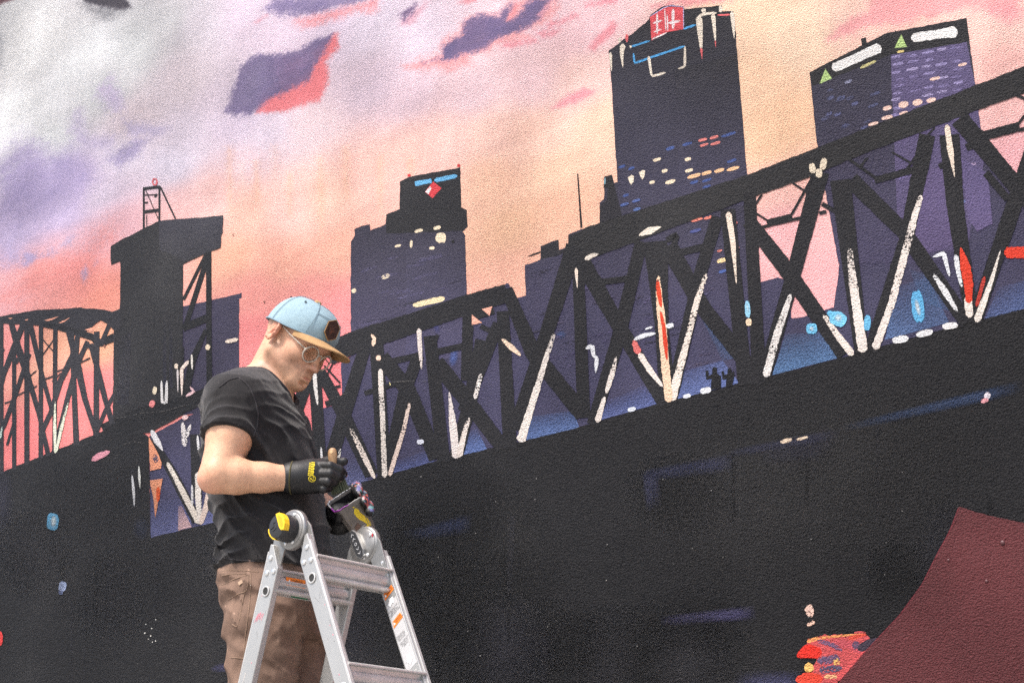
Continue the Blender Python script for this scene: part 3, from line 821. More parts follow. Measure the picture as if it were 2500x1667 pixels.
# first span of the right bridge
mem('S', [(800,866),(860,838),(1000,792),(1141,744),(1238,716)], [54,54,50,48,44])
for fr, pts, w in (('S', [(762,895),(722,1012)], 30), ('S', [(768,890),(782,1120)], 30), ('S', [(783,907),(831,996),(908,1160)], [26,34,34]), ('S', [(891,850),(845,1000),(800,1150)], [30,34,34]),
                   ('S', [(920,838),(939,1166)], 33), ('S', [(932,872),(998,954),(1066,1120)], [38,38,36]), ('S', [(1022,868),(986,966),(945,1160)], [28,30,28]), ('S', [(1050,820),(1084,1128)], 32),
                   ('S', [(1066,885),(1141,978),(1228,1092)], [40,38,36]), ('S', [(1176,830),(1147,987),(1112,1122)], [30,34,34]), ('S', [(1144,748),(1139,930)], 27), ('S', [(1228,760),(1246,1095)], [30,34]),
                   ('S', [(1237,706),(1302,862),(1424,1012)], [30,40,40]), ('S', [(1218,790),(1132,1004)], 29), ('D', [(860,480),(1085,430)], 52), ('D', [(1190,410),(1455,352)], 54), ('D', [(20,830),(130,772)], 40),
                   ('D', [(320,830),(440,790),(600,640)], [50,40,40]), ('D', [(640,740),(900,660)], 40), ('D', [(1480,130),(1700,60)], 60), ('D', [(1590,190),(1780,280)], 40), ('D', [(1240,260),(1180,420)], 30)):
    mem(fr, pts, w)
for pts, w in (([(310,512),(440,655)],15),([(412,430),(330,594)],12),([(385,696),(445,678)],22),([(70,790),(130,720)],12)): mem('D', pts, w, BLK, 'thin_brace')
for tri in ([(1520,95),(1602,162),(1520,180)],[(1602,50),(1686,28),(1664,104)]):
    shape('sky_gap', 'D', tri, (246,180,158), deck, j=.3)

# second span
shape('top_chord', 'S', [(1378,660),(1392,584),(1428,557),(1824,428),(1996,361),(2381,210),(2900,5),(2900,75),(2497,230),(2390,269),(2077,389),(1986,430),(1832,485),(1693,537),(1560,588),(1421,640)], (50,49,51), deck)
for fr, pts, w in (('S', [(1402,600),(1340,800),(1256,1048)], [40,34,30]), ('S', [(1411,620),(1426,1020)], [28,32]), ('S', [(1414,626),(1521,812),(1624,988)], [40,36,34]), ('S', [(1566,590),(1514,812),(1448,1036)], [30,34,30]),
                   ('S', [(1600,590),(1606,660),(1630,984)], [60,34,38]), ('S', [(1632,600),(1714,748),(1862,936)], [44,38,36]), ('S', [(1752,530),(1707,680),(1638,982)], [30,32,30]), ('S', [(1777,512),(1820,940)], [36,36]),
                   ('S', [(1830,470),(1854,926)], [30,34]), ('S', [(1828,540),(1918,655),(2062,866)], [36,40,38]), ('S', [(2004,420),(1939,665),(1866,920)], [42,36,34]), ('S', [(2052,440),(2104,862)], [50,34]),
                   ('S', [(2078,440),(2207,566),(2362,790)], [40,38,36]), ('S', [(2264,330),(2214,580),(2126,858)], [40,34,34]), ('S', [(2318,330),(2332,500),(2373,782)], [50,40,34]), ('S', [(2342,290),(2451,419),(2510,490),(2640,640)], [46,42,40,40]),
                   ('S', [(2548,290),(2500,430),(2378,790)], [40,40,34]), ('E', [(560,592),(840,556)], 42), ('E', [(1090,400),(1310,346)], 48), ('E', [(470,450),(640,606)], 36), ('E', [(1100,360),(1130,260),(1060,300)], 40),
                   ('H', [(205,466),(378,424)], 52), ('H', [(110,506),(215,480)], 22), ('H', [(375,440),(470,420)], 22), ('H', [(940,172),(1260,84)], 46), ('H', [(580,330),(700,400)], 30), ('H', [(1380,80),(1480,30)], 40),
                   ('G', [(1640,1088),(1925,1012)], 76), ('G', [(1500,1180),(1660,1120)], 60), ('G', [(1925,1040),(2200,980)], 30), ('H', [(560,395),(610,385)], 24), ('H', [(1700,120),(1850,300)], 50)):
    mem(fr, pts, w)
for fr, pts, w in (('H', [(378,188),(492,262)], 13), ('H', [(172,266),(98,376),(210,446)], 13), ('H', [(520,140),(372,404)], 17), ('H', [(770,30),(970,172)], 20), ('H', [(880,20),(850,80)], 14), ('H', [(1240,-20),(1150,110)], 16), ('H', [(1060,-20),(1200,60)], 14),
                   ('G', [(1500,990),(1648,1062)], 20), ('G', [(1915,990),(1965,925)], 22), ('G', [(1890,758),(1990,800)], 24), ('G', [(640,1340),(720,1260)], 14), ('G', [(1130,1150),(1250,1020)], 16), ('E', [(1640,100),(1700,0)], 14)):
    mem(fr, pts, w, BLK, 'thin_brace')
# braces near the painter's sleeve
mem('S', [(374,1074),(425,1160),(482,1272)], [16,24,26]); mem('S', [(476,1060),(482,1215)], [22,26]); mem('S', [(520,990),(500,1100)], [24,20])

# light caught on the steel: dry-brushed streaks
ST = [('D',[(1086,210),(1092,330),(1108,545)],[40,36,12],(226,214,208),[1,.95,.6]),('D',[(771,540),(776,720),(785,850),(806,1428)],[40,44,42,44],(232,222,214),[1,1,.45,.9,.55,.9,.6,1]),
 ('D',[(1008,820),(962,1040),(930,1140),(845,1415)],[30,34,36,36],(238,216,204),[.5,.9,.45,1,.8,1]),('D',[(522,1020),(625,1230),(724,1436)],[30,48,30],(236,222,212),[.25,.5,.6,1,1]),
 ('D',[(1335,730),(1365,1000),(1392,1272)],[14,62,62],(228,218,214),[.6,1,1]),('D',[(1498,940),(1460,1060),(1412,1262)],[34,44,56],(234,222,214),[.4,.55,1,1]),('D',[(1596,580),(1545,785)],36,(232,224,218),[.3,.55,.5,.8]),
 ('D',[(2196,245),(2120,480),(2060,680),(1985,920),(1918,1138)],[30,44,52,58,76],(236,226,218),[.3,.55,.9,.7,1,.8,1,1]),('D',[(1765,295),(1840,360),(1920,432)],[26,46,26],(240,212,188),[.8,1,1]),
 ('D',[(695,258),(722,290),(710,352)],[26,30,40],(240,208,184),1),('D',[(228,545),(238,680),(256,835)],[34,34,14],(226,222,218),[1,.9,.8]),('D',[(284,1180),(292,1290)],[14,20],(222,222,224),1),('D',[(448,1185),(420,1290)],[14,30],(224,220,214),.45),
 ('D',[(843,645),(853,675)],8,(226,214,150),1),
 ('E',[(440,490),(448,625)],[26,6],(240,222,206),1),('E',[(870,268),(930,240),(1022,208)],[20,48,10],(234,222,206),1),('E',[(500,430),(545,408),(592,392)],[34,34,14],(234,222,208),[1,.7,.5]),
 ('E',[(1480,108),(1510,300),(1536,600)],[42,34,6],(236,218,200),[1,1,.6]),('E',[(1332,530),(1270,700),(1220,900),(1180,1060),(1090,1395)],[30,42,42,50,66],(236,222,210),[.3,.55,.9,.4,.6,1,.6,1,1]),
 ('E',[(1002,540),(1008,700),(1030,900),(1045,1100),(1076,1405)],[24,52,58,54,56],(240,206,176),[.3,.9,1,1,1]),('E',[(870,1072),(940,1180),(1032,1300)],[40,40,20],(236,222,212),1),('E',[(832,985),(868,1075)],[34,54],(226,116,112),.95),
 ('E',[(716,1095),(690,1200),(646,1345)],[14,40,26],(234,222,214),[.5,.7,1]),('E',[(636,1368),(584,1542)],[26,46],(236,224,216),[1,1]),
 ('H',[(366,950),(330,1060),(270,1230),(196,1514)],[34,46,50,50],(232,226,222),[.4,1,.5,1,.45,.9,1]),('H',[(588,1085),(680,1220),(792,1365)],[26,44,50],(236,222,212),[.4,.6,1,1]),('H',[(768,630),(790,850),(818,1050),(862,1345)],[36,56,62,72],(234,222,214),[.2,.5,.7,1,1,1]),
 ('H',[(1258,275),(1210,430),(1160,620),(1060,1000),(942,1325)],[34,50,52,50,54],(234,222,214),[.4,1,.35,.9,.6,.7,1,1]),('H',[(1342,812),(1420,930),(1506,1068)],[26,46,20],(228,228,230),[.6,.9,.6]),('H',[(1575,960),(1590,1108)],[50,56],(240,228,218),1),
 ('H',[(1494,680),(1512,800),(1536,900)],[34,30,20],(230,232,236),[.9,.9,.5]),('H',[(1800,650),(1740,850),(1636,1138)],[8,34,52],(236,226,216),[.6,1,1]),
 ('G',[(1346,1000),(1362,1120),(1408,1415)],[46,46,8],(236,218,200),[1,1,.7]),
 ('K',[(940,0),(972,60),(1014,128)],[30,40,8],(224,222,226),1),('K',[(1040,200),(1130,370),(1238,578)],[24,36,38],(236,226,214),[.7,.8,1,1]),('K',[(1228,260),(1232,420),(1242,580)],[30,36,30],(236,228,220),[.6,.9,.7]),('K',[(1302,380),(1280,480),(1246,585)],[36,36,28],(238,216,204),[.8,1,1]),
 ('K',[(1194,340),(1196,470)],14,(224,222,224),.7),('K',[(822,278),(832,380),(836,474)],[8,20,5],(228,230,234),1),('K',[(864,222),(868,300),(871,362)],[8,16,4],(228,230,226),1),
 ('B',[(1458,610),(1462,795)],[18,8],(222,214,214),1),('B',[(1550,540),(1492,610),(1494,825)],[28,26,8],(240,222,212),1),('B',[(1574,488),(1579,612)],[18,14],(232,226,218),1),('B',[(1326,702),(1332,880),(1366,886),(1370,702)],[14,22,26,16],(230,228,228),1),
 ('B',[(1526,832),(1592,792),(1560,752)],[22,26,16],(234,196,202),1),('B',[(1500,1045),(1520,1240)],[30,50],(228,222,222),[.9,.6,.5]),('B',[(1566,1062),(1522,1180)],[26,38],(228,222,222),[.8,.5]),('B',[(1850,386),(1956,364)],32,(240,222,206),1),('B',[(1622,1150),(1632,1290)],[16,24],(222,222,224),[1,.5]),
 ('B',[(455,868),(452,1060),(456,1296)],[10,26,20],(226,230,208),[.5,.9,1]),('B',[(562,885),(520,1040),(462,1290)],[14,26,20],(226,230,208),[.5,.6,.9,1]),('B',[(22,1080),(0,1180)],[10,26],(190,214,206),.6)]
for fr, pts, w, col, a in ST: stroke('light_streak', fr, pts, w, col, deck, a=a)
for fr, pts, w, col in (('E',[(996,570),(1004,650),(1022,760)],[20,34,16],(222,70,36)),('E',[(1018,785),(1040,900),(1050,1000),(1062,1120)],[20,26,30,12],(222,66,34)),('H',[(1528,630),(1560,760),(1582,880),(1584,1010)],[14,70,64,40],(230,64,36)),('H',[(1692,828),(1636,1034)],[26,26],(186,58,46)),('H',[(1826,664),(2120,668)],[74,84],(228,62,38))):
    stroke('red_streak', fr, pts, w, col, deck, a=[.6, 1, .9] if fr == 'E' else 1.0)
for fr, pts, w in (('E',[(835,980),(900,950),(985,935)],[20,32,16]),('E',[(912,908),(962,892)],[12,16]),('E',[(506,1040),(550,1020),(560,1090),(582,1100),(574,1205)],[24,30,24,30,8]),('H',[(1338,695),(1412,668),(1430,740),(1452,825)],[16,30,28,16])):
    stroke('white_mark', fr, pts, w, (228,230,236), deck)
for fr, c, wh, col, an in (('E',(1082,884),(52,34),(228,230,236),-15),('E',(820,1455),(56,30),(222,228,240),-15),('E',(1198,1364),(52,28),(226,230,240),-12),('E',(1326,1326),(76,42),(230,232,238),-12),('E',(1612,772),(36,114),(150,206,236),-3),('E',(1620,860),(38,50),(240,212,180),0),
    ('H',(1115,1258),(112,48),(232,232,234),-10),('H',(1282,1216),(112,44),(232,232,234),-12),('H',(1455,1165),(106,44),(234,232,232),-8),('H',(1235,1032),(82,216),(98,178,226),-6),('H',(690,1118),(116,96),(120,196,232),20),('H',(650,1085),(70,40),(110,190,230),20),('H',(510,1184),(74,72),(112,190,230),0),('H',(890,1145),(46,104),(106,182,224),4),
    ('H',(515,90),(44,66),CREAM,-10),('H',(590,60),(44,78),CREAM,14),('H',(560,122),(44,62),CREAM,0),('D',(1098,1137),(58,38),(226,230,244),-8),('D',(755,450),(40,42),(242,206,184),0),('B',(1448,585),(30,42),(240,222,204),0),('B',(1272,784),(34,62),(236,222,196),8),('B',(1250,892),(44,58),(232,140,140),25),
    ('B',(1520,1004),(50,38),(236,200,200),-15),('B',(1707,430),(38,44),(242,224,196),20)):
    dab('light_spot', fr, c, wh, col, deck, ang=an, sq=2.8)
for fr, c, wh, col in (('H',(1235,1040),(36,130),(222,236,244)),('H',(692,1110),(60,60),(206,230,242)),('H',(510,1184),(36,36),(206,230,242)),('E',(1612,760),(20,70),(190,224,240))):
    mist('light_spot', fr, c, wh, col, deck, a=.95)
# two figures on the deck
for pts in ([(1360,1322),(1366,1244),(1330,1254),(1324,1192),(1344,1188),(1348,1224),(1370,1214),(1372,1176),(1386,1164),(1402,1172),(1404,1208),(1430,1228),(1432,1310)],[(1464,1302),(1466,1246),(1442,1252),(1434,1196),(1448,1190),(1456,1220),(1474,1212),(1478,1180),(1490,1170),(1502,1180),(1504,1208),(1520,1188),(1522,1222),(1508,1294)]):
    shape('painted_figure', 'E', pts, (34,34,42), deck, j=.15, step=40)
# orange facade by the tower
shape('painted_facade', 'K', [(925,40),(985,150),(1006,205),(1000,240),(936,252)], (236,158,122), deck)
stroke('painted_facade', 'K', [(960,150),(975,200)], 36, (84,76,100), deck, a=.5)
shape('painted_facade', 'K', [(934,312),(1012,300),(1006,345),(985,440),(966,545),(950,390),(936,350)], (238,160,122), deck)
stroke('painted_facade', 'K', [(985,352),(982,444)], [26,20], (236,92,30), deck)
fade('painted_facade', 'K', [(1108,470),(1130,470),(1192,600),(1108,622)], (236,196,200), deck, (.2,.3,.95,.95))

# lights and hazes in the black river below
river = deck
stroke('pink_mark', 'K', [(572,188),(620,160),(684,132)], [26,42,24], (222,152,168), river)
dab('light_spot', 'K', (330,567), (74,108), (96,166,208), river, ang=4); mist('light_spot', 'K', (336,566), (40,84), (222,238,244), river, a=1.0, ang=4)
dab('light_spot', 'K', (391,968), (46,64), (168,184,222), river, ang=14); dab('light_spot', 'K', (380,1006), (26,28), (120,134,180), river, a=.6)
dab('red_mark', 'K', (-6,1290), (52,96), (232,66,64), river, ang=0)
for c, wh, col, a, an, fr in (((1390,1470),(180,60),(80,78,112),.7,-8,'K'),((880,610),(120,160),(56,66,98),.5,0,'K'),((20,420),(140,500),(62,62,80),.5,0,'K')):
    mist('sprayed_haze', fr, c, wh, col, river, ang=an, a=a)
fade('sprayed_haze', 'L', [(160,636),(650,505),(645,640),(300,700)], (66,76,116), river, (.8,1,.6,.2), feather=True)
fade('sprayed_haze', 'L', [(1690,250),(1800,220),(1830,480),(1720,520)], (72,74,106), river, (1,.8,.2,.6), feather=True)
fade('sprayed_haze', 'L', [(1800,1150),(2400,1080),(2420,1180),(1805,1218)], (88,84,126), river, (1,.8,.7,1), feather=True)
fade('sprayed_haze', 'L', [(1690,248),(2300,130),(2300,260),(1700,330)], (68,72,108), river, (.8,.7,.4,.4), feather=True)
for q, col, a in (([(230,410),(820,290),(830,370),(260,450)], (66,68,104), (.6,.8,.4,.3)),([(820,280),(1738,50),(1738,130),(840,320)], (58,76,112), (.75,.85,.5,.5)),([(400,400),(820,350),(760,470),(420,500)], (62,62,92), (.6,.5,.1,.1)),([(300,1500),(640,1500),(640,1660),(260,1660)], (80,80,116), (.1,.6,.7,.5)),([(1738,50),(2200,-60),(2200,40),(1738,130)], (58,74,108), (.8,.5,.3,.5))):
    fade('sprayed_haze', 'M', q, col, river, tuple(1.15 * v for v in a), feather=True)
mist('roller_sheen_patch', 'S', (1980, 1180), (1000, 520), (66,65,66), river, ang=-14, a=.5)  # uneven rolling and grey sheen of the black coat, both put into colour
mist('roller_sheen_patch', 'S', (300, 1330), (620, 460), (58,57,60), river, ang=0, a=.4)
mist('roller_sheen_patch', 'S', (1120, 1420), (560, 620), (31,30,32), river, ang=0, a=.6)
mist('roller_sheen_patch', 'S', (1560, 1600), (620, 260), (32,31,33), river, ang=0, a=.5)
for k in range(16):
    x = random.uniform(-40, 2500); y = random.uniform(1180, 1660)
    if x < 900 and y < 1330: continue
    mist('roller_sheen_patch', 'S', (x, y), (random.uniform(120, 320), random.uniform(160, 420)), random.choice([(56,55,60),(40,39,42),(38,37,39),(54,53,62)]), river, ang=random.uniform(-10, 10), a=random.uniform(.3, .6))
for c, wh in (((552,360),(60,20)),((632,348),(60,14))): dab('light_spot', 'M', c, wh, (222,200,176), river)
dab('light_spot', 'M', (1556,136), (30,34), (226,218,228), river, ang=30); dab('light_spot', 'M', (1542,160), (38,22), (234,164,172), river, ang=-20)
stroke('light_spot', 'N', [(365,200),(345,250),(375,310)], [40,90,40], (240,202,186), river, a=[.8,.9,.6])
stroke('light_spot', 'N', [(330,385),(400,350)], [30,34], (240,198,178), river, a=.7)
for n_ in range(9):
    dab('paint_fleck', 'K', (890 + random.uniform(0, 80), 1170 + random.uniform(0, 150)), (7, 7), (226,224,218), river)
for n_ in range(26):
    dab('paint_fleck', 'S', (random.uniform(1000, 2300), random.uniform(1150, 1640)), (2.6, 2.6), (150,148,146), river)
for n_ in range(34):
    x = random.uniform(-20, 2450); y = random.uniform(1200, 1560) if x < 1500 else random.uniform(1000, 1500)
    w_ = random.uniform(5, 22); l_ = random.uniform(90, 330)
    fade('run_mark', 'S', [(x, y), (x + w_, y), (x + w_ * .8 - 2, y + l_), (x - 2, y + l_)], random.choice([(62,61,66),(34,33,35),(34,33,36),(58,57,66)]), river, (.05, .3, .05, .35) if n_ % 2 else (.35, .05, .3, .02))
# reflected red boat light
shape('red_reflection', 'N', [(330,505),(480,480),(850,452),(860,470),(880,590),(900,600),(760,740),(560,960),(330,960),(400,720),(460,650),(330,560)], (208,86,88), river, j=4, step=7)
for pts, w, col, a in (([(330,530),(420,500),(620,478),(850,458)],[40,26,18,10],(240,160,96),[.7,.6,.7,.4]),([(700,500),(855,465)],[50,20],(230,86,66),1),([(240,660),(340,610),(460,630)],[40,130,90],(232,48,34),[.9,1,.9]),([(560,540),(720,560),(820,620)],[60,80,60],(206,88,98),.8),
                       ([(310,740),(350,760),(390,770)],[70,90,40],(248,196,112),1),([(420,700),(620,680)],[60,90],(110,88,120),.7),([(440,780),(640,760)],[70,60],(96,84,112),.6),([(560,720),(620,700)],[60,60],(240,190,110),.55),([(420,520),(560,560),(640,610)],[40,44,40],(120,90,122),.6),([(230,870),(340,850),(470,860)],[60,110,60],(234,72,50),1),([(480,840),(640,830)],[40,44],(238,180,130),.6),([(730,560),(800,560)],[70,60],(112,84,112),.7),([(780,600),(860,560),(960,500)],[60,90,30],(70,58,74),.95),([(600,860),(820,640),(900,596)],[60,50,16],(222,90,92),.9)):
    stroke('red_reflection', 'N', pts, w, col, river, a=a)
# pits and hairline cracks in the stucco
for x, y, r in ((570,574,3.5),(646,737,4),(256,845,5),(2330,243,8)):
    dab('stucco_pit', 'S', (x, y), (r, r * 1.1), (150,100,86) if x != 2330 else (30,28,30), wall, ang=random.uniform(0, 90))
for pts in ([(268,1022),(310,1018),(350,1008),(402,1004),(470,985)],[(793,976),(812,973),(836,965),(850,960)],[(930,931),(965,933),(1010,930),(1045,932)],[(300,1085),(330,1078),(352,1082)]):
    stroke('hairline_crack', 'S', pts, 1.4, (104,101,99), wall, a=.45)
# maroon shape, lower right
maroon = shape('maroon_field', 'M', [(1415,690),(1530,726),(1738,770),(2100,862),(2700,980),(2700,3200),(-100,3200),(560,1860),(700,1690),(815,1568),(960,1400),(1120,1230),(1230,1080),(1310,920),(1370,810)], (106,52,55), j=.5)
stroke('maroon_field', 'M', [(820,1560),(960,1398),(1120,1228),(1230,1078),(1310,918),(1370,808),(1413,694)], 7, (120,48,56), maroon, dry=False, tip=False)
# anchor heads plastered over in the maroon
M_MAR = simple_mat('painted_anchor', tuple(paint((96,53,56))), 0.45)
for x, y, r in ((1632,868,.0075),(1362,955,.0045),(1552,1060,.005)):
    p = TR('M', [(x, y)])[0]; s_, z_ = wall_sz(*p)
    c_ = np.array([float(s_), -LAYER[0], float(z_)])
    v_, f_ = lathe(c_, (0, -1, 0), [(r, -.001), (r * .9, r * .35), (r * .5, r * .6), (0, r * .65)], 14)
    mo = bpy.data.meshes.new('anchor_head'); mo.from_pydata([tuple(q) for q in v_], [], f_)
    mo.polygons.foreach_set('use_smooth', np.ones(len(mo.polygons), bool))
    new_obj('anchor_head', mo, maroon, M_MAR)
# ------------------------------------------------------------------ articulated aluminium ladder
M_ALU = simple_mat('mill_aluminium', (0.40, 0.40, 0.395), 0.42, metal=0.55, noise=0.10, nscale=14, bump=0.05, bscale=300, stretch=(1, 1, 0.25))
M_ALU2 = simple_mat('extruded_aluminium', (0.50, 0.495, 0.485), 0.36, metal=0.45, noise=0.16, nscale=20, stretch=(1, 1, 1))
M_STEEL = simple_mat('galvanised_hinge_steel', (0.28, 0.275, 0.267), 0.40, metal=0.75, noise=0.30, nscale=30, bump=0.08, bscale=120)
M_RIVET = simple_mat('rivet_alloy', (0.66, 0.66, 0.66), 0.3, metal=0.8)
M_BLACKP = simple_mat('black_moulded_plastic', (0.018, 0.018, 0.020), 0.45, bump=0.15, bscale=500)
M_YEL = simple_mat('yellow_moulded_plastic', (0.80, 0.50, 0.012), 0.38, noise=0.06)
M_DARKHOLE = simple_mat('rail_hole_shade', (0.02, 0.02, 0.02), 0.8)
M_ORANGE = simple_mat('orange_sticker', (0.85, 0.22, 0.02), 0.5)
M_GREENS = simple_mat('green_sticker', (0.01, 0.12, 0.05), 0.5)
M_STICK = simple_mat('grey_sticker', (0.46, 0.46, 0.47), 0.5)
M_WHITE = simple_mat('white_print', (0.82, 0.82, 0.82), 0.5)
M_INK = simple_mat('black_print', (0.02, 0.02, 0.02), 0.5)
M_PINKP = simple_mat('pink_paint_smear', (0.62, 0.16, 0.22), 0.6)
M_RUBBER = simple_mat('black_rubber_foot', (0.02, 0.02, 0.02), 0.8)

Z3 = np.array([0, 0, 1.0])
HN = P(706, 1291, 3.26)                               # near hinge centre
lo_, hi_ = 3.26, 4.4
for _ in range(60):                                    # far hinge: same height, seen lower because it is farther
    mid_ = (lo_ + hi_) / 2
    if P(902, 1334, mid_)[2] > HN[2]: hi_ = mid_
    else: lo_ = mid_
HF = P(902, 1334, mid_)
LA = HF - HN; LW = np.linalg.norm(LA); LA = LA / LW    # rung axis, away from the camera
LB = np.array([LA[1], -LA[0], 0.0])                    # spread axis, to the right
print('ladder width', LW, LA, HN)
AL, AR = math.radians(15.0), math.radians(25.0)
DL = -LB * math.sin(AL) - Z3 * math.cos(AL); NL = LB * math.cos(AL) - Z3 * math.sin(AL)
DR = LB * math.sin(AR) - Z3 * math.cos(AR); NR = LB * math.cos(AR) + Z3 * math.sin(AR)
ladder = root('articulated_ladder', (float(HN[0]), float(HN[1]), 0.0), 'silver aluminium folding ladder with yellow-gripped hinge knob, standing in front of the painter', 'ladder')

ROFF_L = 0.032; ROFF = 0.027                 # the rails sit outside the hinge pin
RW, RT = 0.0225, 0.017     # half width across, thickness along the rung axis
def lad(sec, t, w, d):
    D, N_ = (DL, NL) if sec == 'l' else (DR, NR)
    return HN + D * t + N_ * (w + (ROFF if sec == 'r' else -ROFF_L)) + LA * d

def rail(sec, d0, flip):
    """open-backed box rail; d0 = its outer face along the rung axis"""
    D, N_ = (DL, NL) if sec == 'l' else (DR, NR)
    s = 1 if flip else -1
    sg = 1 if sec == 'r' else -1
    t0, t1 = 0.062, (HN[2] - 0.03) / math.cos(AL if sec == 'l' else AR)
    w_in, w_out = -sg * RW, sg * RW
    # top end cut on the slant towards the hinge
    base = [lad(sec, t0 + 0.030, w_in, d0), lad(sec, t0 - 0.020, w_out * 0.55, d0), lad(sec, t0 - 0.020, w_out, d0), lad(sec, t1, w_out, d0), lad(sec, t1, w_in, d0)]
    v, f = prism(base, LA * (RT * (1 if not flip else -1)))
    o = mk('rail', v, f, M_ALU, ladder)
    bevel_obj(o, 0.0022, 2)
    # rolled outer flange
    fl = boxv(lad(sec, (t0 + t1) / 2 - 0.01, w_out + sg * 0.0012, d0 + (0.0045 if not flip else -0.0045)), D * ((t1 - t0) / 2 - 0.008), N_ * 0.0022, LA * 0.0045)
    bevel_obj(mk('flange', *fl, M_ALU2, o), 0.001)
    tail = boxv(lad(sec, t1 + 0.012, 0, d0 + (RT / 2 if not flip else -RT / 2)), D * 0.016, N_ * (RW + .004), LA * (RT / 2 + .004))
    bevel_obj(mk('rubber_foot', *tail, M_RUBBER, o), 0.004)
    face = d0 if not flip else d0 - RT
    def rivet(t, w, r=0.0058):
        c = lad(sec, t, w, face)
        v, f = lathe(c, -LA, [(r * 1.15, -0.001), (r * 1.15, 0.0010), (r, 0.0028), (r * .6, 0.0035), (0, 0.0036)], 18)
        mk('rivet', v, f, M_RIVET, o, True, 40)
    for t, w in ((t0 + 0.012, sg * 0.010), (t0 + 0.040, -sg * 0.011), (t0 + 0.047, sg * 0.011)):
        rivet(t, w)
    def eyelet(t):
        c = lad(sec, t, 0.0, face)
        v, f = lathe(c, -LA, [(0.0088, 0.0004), (0.0122, 0.0008), (0.0128, 0.0022), (0.0110, 0.0032), (0.0092, 0.0026), (0.0088, 0.0004)], 24)
        mk('eyelet', v, f, M_ALU2, o, True, 50)
        v, f = lathe(c, -LA, [(0, 0.0008), (0.0092, 0.0008), (0.0092, 0.0002)], 20)
        mk('hole_shade_disc', v[:, :], f, M_DARKHOLE, o)  # flat dark disc: the shade inside the hole put into colour
    if not flip:
        for k in range(7):
            eyelet(t0 + 0.088 + k * 0.277)
    return o

rail_nl = rail('l', 0.0, False)
rail_nr = rail('r', 0.0, False)
rail_fl = rail('l', LW, True)
rail_fr = rail('r', LW, True)

def rung(sec, t):
    D, N_ = (DL, NL) if sec == 'l' else (DR, NR)
    hb = LB; ctr = lad(sec, t, 0, 0)
    prof = [(-.017, .019), (-.015, .0215), (.015, .0215), (.0175, .0195), (.0175, .017), (.009, .0155), (.007, .008), (.0115, .006), (.0140, .001), (.0135, -.005), (.0100, -.0095), (.0075, -.011),
            (.0165, -.0165), (.0175, -.0190), (.0150, -.0215), (-.015, -.0215), (-.017, -.019), (-.012, -.01), (-.009, 0), (-.012, .012)]
    base = [ctr + hb * a * 1.15 + Z3 * b * 1.28 + LA * (RT * .5) for a, b in prof]
    v, f = prism(base, LA * (LW - RT))
    o = mk('rung', v, f, M_ALU2, ladder, True, 32)
    # tread ribs underneath
    for k in range(5):
        c = ctr + hb * (-.012 + .006 * k) - Z3 * .0283 + LA * (LW / 2)
        mk('tread_rib', *boxv(c, hb * .0012, Z3 * .0010, LA * (LW / 2 - RT)), M_ALU2, o)
    return o
T0 = 0.118
N_R = int((HN[2] / math.cos(AR) - T0 - 0.1) / 0.277)
rungs_l = [rung('l', T0 + .006 + k * 0.277) for k in range(N_R + 1)]
rungs_r = [rung('r', T0 + k * 0.277) for k in range(N_R + 1)]

